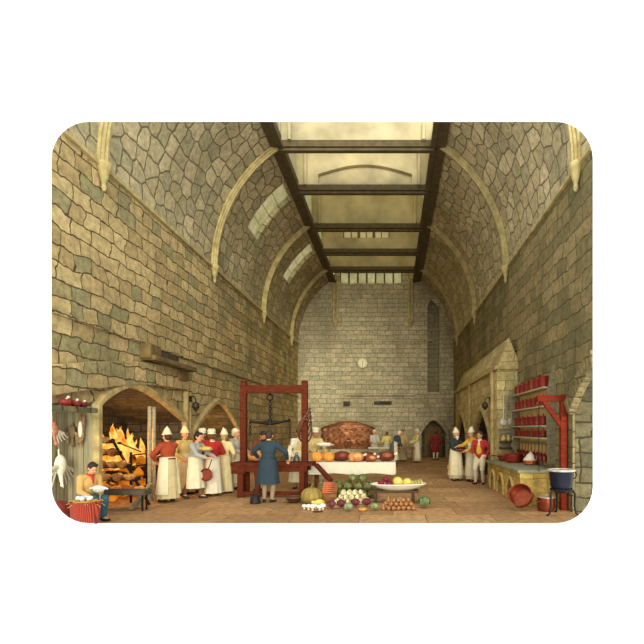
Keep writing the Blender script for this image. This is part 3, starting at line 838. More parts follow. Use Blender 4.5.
def people():
    W, CR = C_WHITE, C_CREAM
    person('seated boy in tan jacket and red neckerchief plucking fowl beside the fire', at(87, 8.75), 62,
           dict(coat=(196, 156, 88), breeches=(52, 92, 104), scarf=(176, 52, 40), hair=(44, 32, 24), shoes=(40, 32, 28)),
           dict(pz=.5, lean=14, pitch=12, handR=(-.1, -.3, .1), handL=(.1, -.3, .12), footR=(-.1, -.42, .08), footL=(.13, -.36, .08), kneepole=(0, -.5, 1), palmR=(.8, .3, -.5), palmL=(-.8, .3, -.5)), .86)
    person('cook in rust red jacket and white apron basting at the blazing roasting hearth', at(168.5, 11.0), -122,
           dict(coat=(158, 66, 36), skirt=(196, 180, 132), apron=W, apron_wrap=150, cap=('point', W), hair=(70, 46, 30)),
           dict(lean=4, handR=(-.12, -.46, .22), handL=(.2, -.2, .08), poleL=(1, .2, -.2), palmR=(0, 0, -1)), .96)
    person('dark haired man in grey shirt and white apron handing over a yellow pie', at(195, 11.55), 76,
           dict(coat=(160, 160, 146), breeches=(120, 88, 54), apron=W, apron_wrap=105, hair=(40, 28, 22), shoes=(60, 44, 30), apron_hem=.28),
           dict(lean=7, handR=(-.16, -.42, .18), handL=(.14, -.44, .2), palmR=(.1, 0, 1), palmL=(-.1, 0, 1), curlR=.3, curlL=.3, footR=(-.1, .24, .1), footL=(.1, -.1, .08)), .95)
    person('woman in bright red jacket and white cap holding a copper pan low', at(212.5, 12.05), -140,
           dict(coat=(168, 40, 34), skirt=(222, 212, 182), cap=('puff', W), hair=(92, 60, 36), scarf=(226, 218, 196), hem=.08),
           dict(lean=3, yaw=-24, handR=(-.24, -.32, .18), handL=(.27, -.06, -.04), palmR=(0, 0, 1), curlL=.9), .96)
    person('cook in red shirt and white cap standing behind the yellow pie', at(202.5, 12.75), 12,
           dict(coat=(168, 48, 44), skirt=(206, 196, 164), apron=W, cap=('puff', W), hair=(84, 56, 34)), dict(handR=(-.14, -.24, .05), handL=(.14, -.24, .05)), .97)
    person('cook in long cream gown and pointed cream hood seen from behind', at(224, 12.6), 172,
           dict(coat=(216, 198, 140), skirt=(206, 192, 142), cap=('point', (226, 214, 172)), hair=(170, 150, 104), hem=.06), dict(handR=(-.24, -.14, .06), handL=(.24, -.14, .06)), .95)
    person('cook in yellow jacket half hidden behind the grey shirted man', at(184.5, 12.25), 60,
           dict(coat=(206, 180, 104), skirt=(196, 180, 126), apron=(214, 200, 150), cap=('point', (220, 204, 150)), hair=(120, 90, 56)), dict(handR=(-.2, -.2, .05), handL=(.2, -.2, .02)), .98)
    person('cook in pale grey jacket and white cap left of weighing frame', at(235.5, 13.4), 70,
           dict(coat=(176, 172, 154), skirt=(190, 182, 152), apron=W, cap=('mob', W), hair=(150, 130, 100)), dict(handR=(-.12, -.34, .12), handL=(.12, -.34, .14)), .99)
    person('bearded man in brown coat leaning over the weighing table', at(258.5, 13.0), 48,
           dict(coat=(118, 66, 36), breeches=(92, 70, 48), hair=(52, 40, 30), beard=(58, 46, 34), stockings=(180, 168, 136)), dict(lean=16, pitch=14, handR=(-.16, -.32, .08), handL=(.16, -.34, .1)), .98, skin=SKIN2)
    person('man in long belted blue coat seen from behind at weighing table', at(268, 10.95), 176,
           dict(coat=(44, 60, 68), coat_skirt=.44, open=4, belt=(34, 48, 56), stockings=(150, 132, 104), breeches=(70, 62, 50), hair=(58, 44, 32), flare=.27),
           dict(lean=5, pitch=10, handR=(-.38, -.26, .1), handL=(.34, -.28, .14), poleR=(-1, .2, -.3), poleL=(1, .2, -.3), palmR=(0, 0, -1), palmL=(0, 0, -1)), .975)
    person('dark haired man in white shirt standing behind the weighing frame post', at(299, 13.5), 6,
           dict(coat=(224, 214, 178), breeches=(150, 128, 86), hair=(38, 28, 22), apron=W, front=(206, 184, 120)), dict(yaw=10, handR=(-.18, -.3, .06), handL=(.14, -.26, .02)), 1.0)
    person('cook in white hat carrying a long white platter behind cloth table', at(314.5, 14.2), 30,
           dict(coat=(206, 182, 116), skirt=(206, 194, 156), apron=W, cap=('puff', W), hair=(56, 40, 28)), dict(lean=6, handR=(-.1, -.36, .12), handL=(.2, -.4, .12), palmR=(0, 0, 1), palmL=(0, 0, 1), curlR=.3, curlL=.3), .99, skin=SKIN2)
    # cooks round the table before the far wall
    f = dict(fine=False)
    person('cook in pale grey jacket and white cap nearest the far hearth', at(374.5, 25.2), 25, dict(coat=(186, 180, 158), skirt=(180, 172, 148), cap=('mob', W), hair=(140, 120, 90)), dict(handR=(-.12, -.3, .1), handL=(.12, -.3, .1)), .98, **f)
    person('brown haired cook in yellow waistcoat seen from behind near far hearth', at(387, 25.1), 185, dict(coat=(214, 192, 112), skirt=(196, 184, 150), hair=(112, 70, 40)), dict(handR=(-.16, -.26, .1), handL=(.16, -.26, .1)), .93, **f)
    person('cook in dark blue jacket bending over the far table', at(393.6, 23.35), 118, dict(coat=(56, 72, 82), skirt=(96, 92, 82), apron=W, cap=('mob', W), hair=(130, 110, 84)), dict(lean=30, handR=(-.14, -.38, .14), handL=(.14, -.4, .14)), 1.0, **f)
    person('cook in tan jacket standing behind the far table', at(402.4, 25.3), 0, dict(coat=(186, 158, 96), skirt=(160, 142, 100), hair=(96, 70, 44)), dict(handR=(-.14, -.3, .08), handL=(.14, -.3, .08)), .98, **f)
    person('cook in yellow jacket and white cap at right end of far table', at(417, 24.35), -75, dict(coat=(216, 196, 122), skirt=(196, 184, 144), apron=W, cap=('mob', W), hair=(130, 104, 70)), dict(handR=(-.14, -.34, .08), handL=(.14, -.34, .1)), 1.0, **f)
    person('man in long crimson coat and white stockings at the far doorway', at(435.5, 26.6), 172, dict(coat=(142, 40, 44), coat_skirt=.5, open=6, breeches=(130, 60, 52), stockings=W, hair=(80, 66, 50), front=(214, 204, 178), flare=.24), dict(handR=(-.26, -.04, -.02), handL=(.26, -.04, -.02)), .93, **f)
    # the three by the chimney
    person('bearded cook in dark green jacket and white cap with a red bowl', at(455.6, 15.6), 38,
           dict(coat=(46, 58, 52), skirt=(190, 180, 140), apron=(220, 208, 168), apron_wrap=140, apron_flare=.275, flare=.25, cap=('point', W), beard=(226, 220, 200), hair=(160, 144, 116), shoes=(70, 44, 30)),
           dict(yaw=8, handR=(-.08, -.3, .1), handL=(.12, -.32, .12), palmR=(.2, 0, 1), palmL=(-.2, 0, 1), curlR=.4, curlL=.4), .97)
    person('cook in golden yellow jacket with white bib apron reaching across', at(472.6, 15.35), -68,
           dict(coat=(214, 162, 48), skirt=(206, 194, 152), apron=(224, 214, 178), apron_wrap=150, apron_flare=.275, flare=.25, bib=(226, 218, 192), cap=('point', W), hair=(110, 80, 50), shoes=(70, 44, 30)),
           dict(yaw=14, lean=3, handR=(-.12, -.46, .26), handL=(.14, -.34, .1), palmR=(0, 0, -1), palmL=(0, 0, 1), poleL=(.6, .5, -.6)), .98)
    person('gentleman in red coat, yellow waistcoat and white breeches by the stove', at(479.8, 14.65), -28,
           dict(coat=(168, 50, 46), front=(212, 172, 60), breeches=W, stockings=W, hair=(84, 62, 44), scarf=(226, 220, 200), shoes=(40, 34, 30), coat_skirt=.62, open=70, flare=.2),
           dict(handR=(-.14, -.2, .06), handL=(.22, -.06, .02), yaw=-14, footR=(-.12, -.06, .08), footL=(.09, .06, .08)), .95)

people()


# ------------------------------------------------------------------ things of the kitchen
def zof(py, d): return HC - (py - VY) * d / F
def wd(px, d): return px * d / F


def hearth_things():
    # the roasting fire
    fl = flame_mat('flame', (255, 120, 20), (255, 226, 110), 1.15); em = flame_mat('ember', (120, 34, 8), (255, 150, 40), .8)
    X0 = XL - .88
    t = thing('fire', 'blazing open fire with tall yellow flames in the roasting hearth', 'fire', (X0, 11.2, 0))
    bm = new()
    for i in range(80):
        ell(bm, (random.uniform(-.36, .3), random.uniform(-.5, 1.15), random.uniform(.08, 1.0)), (random.uniform(.07, .14),) * 3, None, 8, 6)
    o = obj('ember_bed', bm, em, t); o['label'] = 'glowing orange embers'
    for i in range(5):
        bm = new(); y = -.4 + i * .36
        tube(bm, [(-.35 + .1 * (i % 2), y, .5 + .1 * (i % 3)), (0, y + .1, .6 + .1 * (i % 3)), (.33, y - .05, .52 + .1 * (i % 3))], [.07, .085, .065], 9)
        obj('log', bm, M((58, 42, 30), .9), t)
    for i in range(20):
        y = -.5 + i * .085; hgt = .62 + .42 * sin((i + 1.5) / 21 * pi) + random.uniform(-.14, .14); b = random.uniform(-.3, .2)
        bm = new(); r = random.uniform(.13, .19); n = 9; ph = random.uniform(0, 6)
        tube(bm, [(b + .05 * sin(k * .8 + ph), y + .06 * sin(k * .75 + 2 * ph), .78 + hgt * k / n) for k in range(n + 1)], [r * (1 - (k / n) ** 1.8) * (.7 + .35 * sin(min(1, k / 4) * pi)) + .004 for k in range(n + 1)], 12)
        obj('flame', bm, fl, t)
    # range of iron that carries the spits
    t = thing('roasting_range', 'tall iron roasting range with pale uprights across the hearth', 'range', (XL, 10.4, 0))
    for y in (.78, .98):
        bm = new(); cyl(bm, (-.02, y, 0), (-.02, y, 2.2), .045, .04, 10); lathe(bm, [(.07, 0), (.07, .08), (.045, .14)], 10, Mx.Translation((-.02, y, 0))); obj('upright', bm, M((168, 158, 124), .8), t)
    TIERS = [(441, 114), (453, 121), (465.5, 131), (478, 140), (490, 150)]
    bm = new(); p0 = at(TIERS[0][1] - 4, 10.4, zof(439, 10.4)); p1 = at(TIERS[-1][1] - 2, 10.4, .02)
    off = V((XL, 10.4, 0)); bar(bm, p0 - off + V((0, .07, 0)), V((p1.x - off.x, .07, .02)), .05, .04); obj('sloping_stay', bm, M_IRON, t)
    bm = new(); bar(bm, (-1.15, .07, 0), (-1.15, .07, 1.6), .05, .05); obj('back_stay', bm, M_IRON, t)
    bm = new()
    for k in range(4):
        z = .3 + k * .26; bar(bm, (-.3, .5, z), (-.3, 1.9, z), .03, .03)
    for y in (.5, 1.2, 1.9): bar(bm, (-.3, y, 0), (-.3, y, 1.15), .04, .04)
    obj('fire_bars', bm, M_IRON, t)
    ordn = ['topmost', 'second from the top', 'middle', 'second from the bottom', 'lowest']
    ROAST = [(196, 132, 56), (178, 112, 46), (206, 146, 66), (166, 92, 40)]
    for k, (py, xe) in enumerate(TIERS):
        z = zof(py, 10.4); x1 = at(xe, 10.4).x; x0 = XL - 1.17
        s = thing('spit', '%s of the dark iron spits loaded with roasts at the fire' % ordn[k], 'spit', (x0, 10.4, z), 0, 'spits of roasting meat')
        bm = new(); cyl(bm, (0, 0, 0), (x1 - x0, 0, 0), .02, .02, 8); cyl(bm, (x1 - x0 - .04, 0, 0), (x1 - x0, 0, 0), .05, .05, 10)
        box(bm, ((x1 - x0) / 2, -.05, -.035), (x1 - x0, .02, .03)); obj('rod', bm, M_IRON, s)
        n = 3 + k // 2; L = x1 - x0 - .3
        for i in range(n):
            c = (.22 + L * (i + .5) / n, 0, .015); r = .085 + .02 * ((i + k) % 2)
            bm = new(); ell(bm, c, (L / n * .46, r, r * .95), None, 14, 10)
            for q in (-1, 1): ell(bm, (c[0] + q * L / n * .3, -.05, c[2] + .03), (.05, .05, .045), None, 10, 7)
            fobj('roast', bm, .016, M(ROAST[(i + k) % 4], .45, 0, .35, 12, .2), s)
    # trestle under the spits
    t = thing('dripping_trough', 'long grey dripping trough on iron legs below the spits', 'trough', at(124, 9.85), 0)
    bm = new(); box(bm, (0, 0, .34), (1.0, .22, .03)); 
    for y in (-.11, .11): box(bm, (0, y, .38), (1.0, .02, .1))
    for x in (-.5, .5): box(bm, (x, 0, .38), (.02, .24, .1))
    obj('pan', bm, M((92, 84, 66), .6, .3), t)
    for x in (-.42, .42):
        for y in (-.08, .08): 
            bm = new(); bar(bm, (x, y, 0), (x, y, .34), .03, .03); obj('leg', bm, M_IRON, t)
    for k, (a, b, lb) in enumerate((((131, 9.75), (151, 10.65), 'nearer'), ((138, 10.0), (149.5, 10.75), 'farther'))):
        bm = new(); p = at(*a, .04); q = at(*b, .46); bar(bm, p, q, .06, .05, .006)
        tag(obj('pole', bm, W_GREY), '%s of two grey wooden poles slanting up to the range upright' % lb, 'pole', 'poles before the range')
    # basting ladle of the cook
    bm = new(); p0, p1 = V((-5.62, 10.72, 1.16)), V((-6.05, 10.62, 1.36)); tube(bm, [p0, p0.lerp(p1, .5), p1], .013, 8); ell(bm, p1, (.05, .05, .03), None, 12, 8)
    tag(obj('basting_ladle', bm, M_IRON), 'long dark iron basting ladle held towards the fire', 'ladle')
    # small fire in the second hearth
    t = thing('fire', 'low dim fire glowing behind the cooks in the second hearth', 'fire', (XL - .8, 15.9, 0))
    bm = new()
    for i in range(40): ell(bm, (random.uniform(-.3, .3), random.uniform(-.8, .8), random.uniform(.4, .8)), (random.uniform(.06, .12),) * 3, None, 8, 6)
    obj('ember_bed', bm, flame_mat('ember_dim', (96, 40, 12), (220, 140, 50), .6), t)
    bm = new(); box(bm, (0, 0, .2), (.75, 1.8, .4), None, .02); obj('brick_grate', bm, M_SOOT_SHADE, t)
    f2 = flame_mat('flame_dim', (200, 104, 30), (226, 168, 80), .8)
    for i in range(6):
        bm = new(); y = -.6 + i * .24; hh = .4 + .25 * sin(i * 1.9 + 1); n = 6
        tube(bm, [(.06 * sin(k + i), y + .04 * sin(k * 1.3 + i), .7 + hh * k / n) for k in range(n + 1)], [.1 * (1 - (k / n) ** 1.4) + .004 for k in range(n + 1)], 9); obj('flame', bm, f2, t)
    # hearth of the far wall: three long spits before red brick
    for k, z in enumerate((.95, 1.3, 1.66)):
        s = thing('spit', '%s long spit of small roasts in the far brick hearth' % ('lowest', 'middle', 'uppermost')[k], 'spit', (-2.68, YB + .12, z), 0, 'spits in the far hearth')
        bm = new(); cyl(bm, (-1.6, 0, 0), (1.6, 0, 0), .03, .03, 8); obj('rod', bm, M_IRON, s)
        for i in range(9):
            bm = new(); ell(bm, (-1.36 + i * .34, 0, 0), (.14, .1, .1 + .02 * (i % 2)), None, 12, 8); ell(bm, (-1.3 + i * .34, -.06, .05), (.06, .05, .05), None, 10, 6)
            obj('roast', bm, M([(168, 106, 66), (150, 88, 60), (190, 130, 84)][(i + k) % 3], .6, 0, .3, 12), s)
    t = thing('fire', 'wide bed of dull red fire in the far brick hearth', 'fire', (-2.68, YB + .7, .5))
    bm = new()
    for i in range(60): ell(bm, (random.uniform(-1.35, 1.35), random.uniform(-.2, .2), random.uniform(.16, .6)), (random.uniform(.08, .14),) * 3, None, 8, 6)
    obj('ember_bed', bm, flame_mat('ember_far', (120, 66, 40), (200, 120, 70), .5), t)
    f3 = flame_mat('flame_far', (190, 110, 62), (214, 150, 92), .6)
    for i in range(12):
        bm = new(); x = -1.35 + i * .245; n = 6; hh = .5 + .2 * sin(i * 2.2)
        tube(bm, [(x + .06 * sin(k + i), .04 * sin(k * 1.3 + i), .55 + hh * k / n) for k in range(n + 1)], [.12 * (1 - (k / n) ** 1.4) + .004 for k in range(n + 1)], 9); obj('flame', bm, f3, t)


def game_corner():
    # game hung on the boards
    HR, WH, GB = M((134, 104, 68), .9, 0, .35, 20, .3), M((222, 212, 180), .9, 0, .12, 20, .2), M((112, 92, 62), .9, 0, .4, 24, .3)
    xb = XL - .46 + .07
    def bird(label, x, y, z, body, wing, L=.5, spread=.5, rz=90, group='dead game birds hung on the boards'):
        t = thing('hanging_bird', label, 'game bird', (x, y, z), R(rz), group)
        s = L / .5
        bm = new(); cap(bm, (0, -.01, 0), .012, (0, -.01, -.1 * s), .016); cap(bm, (-.02, -.01, -.02), .008, (.015, -.01, -.12 * s), .012)
        ell(bm, (0, -.04, -.2 * s), (.075 * s, .06 * s, .13 * s)); cap(bm, (0, -.04, -.3 * s), .03 * s, (.02, -.05, -.42 * s), .02 * s); ell(bm, (.022, -.055, -.455 * s), (.026, .034, .034))
        cap(bm, (.022, -.075, -.47 * s), .009, (.025, -.085, -.51 * s), .004); fobj('body', bm, .01, body, t)
        for q in (-1, 1):
            bm = new(); cap(bm, (q * .05 * s, -.035, -.22 * s), .035 * s, (q * (.1 + spread * .16) * s, -.03, -.27 * s), .022); 
            for k in range(4): cap(bm, (q * (.06 + k * .03 * spread) * s, -.03, -.24 * s), .02, (q * (.06 + (.05 + .05 * k) * spread * 1.6) * s, -.025, (-.46 + .035 * k) * s), .01)
            fobj('wing', bm, .01, wing, t)
        bm = new(); tube(bm, [(0, -.01, .0), (0, .0, .09)], .006, 6); ringtube(bm, (0, 0, .1), .014, .005, Mx.Rotation(pi / 2, 3, 'X'), 10, 6); obj('cord', bm, M((150, 130, 90)), t)
    bird('pinkish brown game bird with pale spread wings hung high on the left', xb, 8.5, zof(418, 8.5), M((168, 112, 84), .9, 0, .3, 20), WH, .5, 1.0)
    bird('large white bird with spread wings hung lowest on the boards', xb, 8.66, zof(449, 8.66), WH, M((190, 182, 150), .9, 0, .2, 20), .72, .9)
    bird('dark brown game bird with a pale wing beside the hare', -5.99 + .0, 9.0, zof(421, 9.0), GB, M((140, 122, 84), .9, 0, .4, 20), .5, .35, 0)
    t = thing('hanging_hare', 'long brown hare with pale belly hung head down beside the hearth', 'hare', (-5.82, 9.0, zof(411, 9.0)), R(0))
    bm = new()
    for q in (-1, 1):
        cap(bm, (q * .012, -.01, 0), .013, (q * .03, -.02, -.12), .02); cap(bm, (q * .03, -.02, -.12), .03, (q * .03, -.035, -.24), .04)
        cap(bm, (q * .04, -.05, -.42), .022, (q * .05, -.08, -.56), .013)
        cap(bm, (q * .016, -.06, -.6), .012, (q * .035, -.05, -.7), .007)
    ell(bm, (0, -.04, -.3), (.065, .055, .14)); ell(bm, (0, -.045, -.42), (.055, .05, .1)); ell(bm, (0, -.065, -.555), (.036, .042, .055))
    fobj('body', bm, .01, HR, t)
    bm = new(); ell(bm, (.01, -.085, -.34), (.04, .03, .16)); fobj('belly_fur', bm, .01, WH, t)
    bm = new(); tube(bm, [(0, -.01, 0), (0, 0, .1)], .006, 6); obj('cord', bm, M((150, 130, 90)), t)
    # joints of meat on the stone shelf
    for i, (y, c, r, lb) in enumerate(((8.06, (128, 36, 30), .1, 'dark red joint of meat nearest the open end of stone shelf'), (8.3, (150, 52, 42), .08, 'small red cut of meat in the middle of stone shelf'), (8.5, (120, 34, 30), .075, 'dark red cut of meat at the far end of stone shelf'))):
        t = thing('meat_joint', lb, 'meat', (XL + .16, y, 2.045), 0, 'meat on the stone shelf')
        bm = new(); ell(bm, (0, 0, r * .8), (r * 1.05, r, r * .8)); ell(bm, (.02, r * .3, r * 1.0), (r * .6, r * .5, r * .6)); fobj('meat', bm, .014, M(c, .5, 0, .4, 18, .2), t)
        bm = new(); cap(bm, (r * .3, -r * .4, r * 1.2), .02, (r * .9, -r * .8, r * 1.5), .014); ell(bm, (r * .95, -r * .85, r * 1.52), (.022,) * 3); obj('bone', bm, WH, t)
    # stool, plucked fowl, basket of eggs, big red sack-like tub
    t = thing('stool', 'low wooden stool under the seated boy', 'stool', at(86.5, 8.75), R(62)); t.scale = (1, 1, .86)
    bm = new(); lathe(bm, [(.15, .29), (.17, .3), (.17, .335), (.15, .345)], 20); obj('seat', bm, W_DK, t)
    for k in range(3):
        a = 2 * pi * k / 3; bm = new(); cyl(bm, (.13 * cos(a), .13 * sin(a), 0), (.1 * cos(a), .1 * sin(a), .3), .02, .024, 8); obj('leg', bm, W_DK, t)
    bp = at(87, 8.75); fd = V((sin(R(62)), -cos(R(62)), 0))
    t = thing('plucked_fowl', 'pale grey fowl lying in the lap of the seated boy', 'fowl', bp + fd * .36 + V((0, 0, .6)), R(152))
    bm = new(); ell(bm, (0, 0, 0), (.13, .085, .07)); cap(bm, (.1, 0, .01), .035, (.2, .02, .0), .02); ell(bm, (.215, .025, -.005), (.03, .024, .024))
    for q in (-1, 1): cap(bm, (-.06, q * .05, .02), .03, (-.17, q * .06, .0), .014); cap(bm, (.03, q * .07, .02), .028, (-.06, q * .1, .0), .014)
    fobj('body', bm, .01, M((206, 204, 190), .8, 0, .15, 18, .2), t)
    t = thing('basket', 'red wicker basket heaped with straw at the bottom left corner', 'basket', at(85.5, 8.12), 0)
    k = NT('red_wicker'); tc = k.n('TexCoord'); wv = k.n('TexWave'); wv.wave_type = 'BANDS'; wv.bands_direction = 'X'; wv.inputs['Scale'].default_value = 14; wv.inputs['Distortion'].default_value = 2
    k.l(tc.outputs['Object'], wv.inputs['Vector']); k.bsdf(k.ramp(wv.outputs[1], [(.2, rgb((104, 28, 18))), (.8, rgb((176, 66, 38)))]), .7, 0, wv.outputs[1], .5, .02)
    bm = new(); lathe(bm, [(.19, 0), (.2, .02), (.225, .4), (.235, .43), (.21, .43), (.2, .36)], 36, None, 1, 1, .015, 18); obj('wicker_body', bm, k.m, t)
    bm = new(); ringtube(bm, (0, 0, .43), .225, .016); obj('rim', bm, k.m, t)
    bm = new(); ell(bm, (0, 0, .38), (.2, .2, .07))
    for i in range(130):
        a = random.uniform(0, 2 * pi); r = random.uniform(.05, .2); p = V((r * cos(a), r * sin(a), .43 - r * .12)); q = p + V((random.uniform(-.12, .12), random.uniform(-.12, .12), random.uniform(-.01, .07)))
        if V((q.x, q.y)).length > .26: q.z -= .05
        tube(bm, [p, p.lerp(q, .5) + V((0, 0, .015)), q], .005, 4)
    o = obj('straw', bm, M((196, 164, 76), .8, 0, .3, 12), t); o['kind'] = 'stuff'
    bx = at(85.5, 8.12)
    for i, (x, y, lb) in enumerate(((-.1, -.03, 'leftmost pale blue grey egg on the straw of red basket'), (-.01, -.07, 'front middle pale egg on the straw of red basket'), (.085, -.02, 'rightmost pale egg on the straw of red basket'), (-.03, .06, 'rear pale egg on the straw of red basket'))):
        bm = new(); lathe(bm, [(.0001, -.05), (.028, -.042), (.043, -.012), (.04, .015), (.024, .042), (.0001, .055)], 14, Mx.Rotation(1.2, 4, V((cos(i), sin(i), 0))))
        o = obj('egg', bm, M((204, 210, 206), .5, 0, .06, 10, 0)); o.location = bx + V((x, y, .5)); tag(o, lb, 'egg', 'eggs in the red basket')
    t = thing('tub', 'dark red rounded tub behind the egg basket at far left', 'tub', at(58, 8.2), 0)
    bm = new(); lathe(bm, [(.17, 0), (.2, .1), (.215, .25), (.19, .36), (.12, .42), (.0001, .45)], 28); obj('body', bm, M((116, 40, 26), .7, 0, .3, 9), t)
    bm = new(); ringtube(bm, (0, 0, .25), .213, .014); ringtube(bm, (0, 0, .1), .2, .012); obj('hoop', bm, M((88, 30, 22)), t)


def weighing():
    d0 = 12.0; loc = V((-2.95, d0, 0))
    t = thing('weighing_table', 'dark red heavy table with a tall square weighing frame', 'table', loc)
    bm = new(); box(bm, (-.02, 0, .81), (2.0, .62, .09), None, .012); obj('table_top', bm, W_RED, t)
    bm = new(); box(bm, (-.82, -.25, .68), (.34, .14, .2), None, .01); box(bm, (0, -.27, .7), (1.7, .05, .14)); box(bm, (0, .27, .7), (1.7, .05, .14)); obj('apron_rail', bm, W_RED, t)
    for x, y, w in ((-.78, -.24, .15), (-.37, -.24, .12), (.72, -.24, .12), (-.78, .24, .13), (.72, .24, .12)):
        bm = new(); box(bm, (x, y, .385), (w, .12, .77), None, .01); obj('leg', bm, W_RED, t)
    bm = new(); box(bm, (-.1, -.24, .1), (1.5, .09, .09), None, .01); obj('foot_rail', bm, W_RED, t)
    for x in (-.79, .74):
        bm = new(); box(bm, (x, .02, 1.84), (.15, .15, 1.98), None, .012); lathe(bm, [(.085, 0), (.09, .03), (.06, .06)], 12, Mx.Translation((x, .02, 2.83))); obj('post', bm, W_RED, t)
    bm = new(); box(bm, (-.025, .02, 2.67), (1.4, .13, .2), None, .012); obj('crossbeam', bm, W_RED, t)
    # coil of rope on the right post
    bm = new(); x = .74
    for k in range(5):
        pts = [(x + (.13 + .012 * k) * cos(a), .02 + (.14 + .01 * k) * sin(a), 2.2 - .3 * (1 - cos(a + .35 * k)) - .07 * k) for a in [2 * pi * i / 16 for i in range(17)]]
        tube(bm, pts, .018, 6)
    o = obj('rope', bm, M((104, 66, 46), .9, 0, .3, 20)); o.location = loc; tag(o, 'brown rope looped over the right post of weighing frame', 'rope')
    # balance
    t = thing('balance_scale', 'black iron balance beam hanging on a chain from the frame', 'scale', loc + V((-.13, .02, 2.565)))
    bm = new(); ringtube(bm, (0, 0, -.1), .07, .018, Mx.Rotation(pi / 2, 3, 'X')); cyl(bm, (0, 0, 0), (0, 0, -.02), .03, .03, 8); obj('hook', bm, M_IRON, t)
    bm = new()
    for k in range(7): ringtube(bm, (0, 0, -.19 - .065 * k), .034, .011, Mx.Rotation(pi / 2, 3, 'X' if k % 2 else 'Y') if True else None, 12, 6)
    obj('chain', bm, M_IRON, t)
    bm = new(); tube(bm, [(-.5, 0, -.68), (-.46, 0, -.71), (-.25, 0, -.73), (0, 0, -.75), (.25, 0, -.72), (.46, 0, -.68), (.5, 0, -.65)], [.035, .03, .035, .055, .035, .03, .035], 10); cyl(bm, (0, 0, -.62), (0, 0, -.8), .04, .06, 10); obj('beam', bm, M_IRON, t)
    for x, z0, z1 in ((-.5, -.68, -1.06), (.5, -.65, -1.3)):
        bm = new(); n = 6 if x < 0 else 9
        for k in range(n): ringtube(bm, (x, 0, z0 - .04 - (z0 - z1) * k / n), .03, .01, Mx.Rotation(pi / 2, 3, 'X' if k % 2 else 'Y'), 10, 6)
        obj('hanger', bm, M_IRON, t)
    # goods on the table
    t = thing('ham', 'large cut ham showing red meat on left of weighing table', 'ham', loc + V((-.45, -.08, .857)), R(-10))
    bm = new(); lathe(bm, [(.0001, -.15), (.1, -.13), (.16, -.05), (.175, .05), (.15, .12), (.1, .16)], 24, Mx.Translation((0, 0, .15)) @ Mx.Rotation(R(64), 4, 'X'), 1.15, .82); obj('rind', bm, M((196, 142, 78), .5, 0, .25, 10), t)
    bm = new(); q = Mx.Translation((0, 0, .15)) @ Mx.Rotation(R(64), 4, 'X'); lathe(bm, [(.092, .155), (.092, .166), (.05, .172), (.0001, .173)], 24, q, 1.15, .82); obj('cut_face', bm, M((136, 60, 40), .5, 0, .4, 16), t)
    t = thing('iron_weight', 'grey bell shaped weight on right of weighing table', 'weight', loc + V((.52, .1, .857)))
    bm = new(); lathe(bm, [(.07, 0), (.085, .02), (.08, .09), (.045, .15), (.03, .17)], 18); obj('body', bm, M((96, 92, 82), .5, .4), t)
    bm = new(); ringtube(bm, (0, 0, .195), .03, .009, Mx.Rotation(pi / 2, 3, 'X'), 12, 6); obj('ring', bm, M_IRON, t)
    t = thing('plucked_fowl', 'white plucked fowl hung from right end of the balance', 'fowl', loc + V((.35, .02, 1.24)))
    bm = new(); cap(bm, (0, 0, 0), .014, (0, 0, -.08), .02); ell(bm, (0, 0, -.18), (.08, .07, .12)); cap(bm, (0, 0, -.27), .03, (.02, 0, -.33), .018)
    for q in (-1, 1): cap(bm, (q * .05, 0, -.15), .03, (q * .11, 0, -.26), .015)
    fobj('body', bm, .011, M((222, 206, 164), .8, 0, .12, 18), t)
    # plank leaning from the table end, black weight and basin on the floor
    bm = new(); bar(bm, (-1.9, 11.83, .8), (-1.46, 11.3, .46), .12, .07, .01)
    tag(obj('plank', bm, W_RED), 'dark red plank sloping from the weighing table to vegetable crate', 'plank')
    t = thing('iron_weight', 'black cast iron weight on floor left of the blue coat man', 'weight', at(255.3, 10.75))
    bm = new(); lathe(bm, [(.1, 0), (.12, .02), (.105, .13), (.06, .19), (.05, .2)], 18); obj('body', bm, M((30, 28, 28), .6), t)
    bm = new(); tube(bm, [(.06 * cos(a), 0, .2 + .07 * sin(a)) for a in [pi * i / 8 for i in range(9)]], .016, 8); obj('handle', bm, M((30, 28, 28), .6), t)
    t = thing('bowl', 'dark brown shallow bowl on the floor behind blue coat man', 'bowl', at(294, 10.9))
    bm = new(); lathe(bm, [(.09, 0), (.12, .02), (.2, .12), (.215, .13), (.19, .115), (.1, .035), (.0001, .03)], 24); obj('body', bm, M((78, 54, 36), .5), t)
    bm = new(); ringtube(bm, (0, 0, .13), .205, .012); obj('rim', bm, M((110, 80, 50), .5), t)


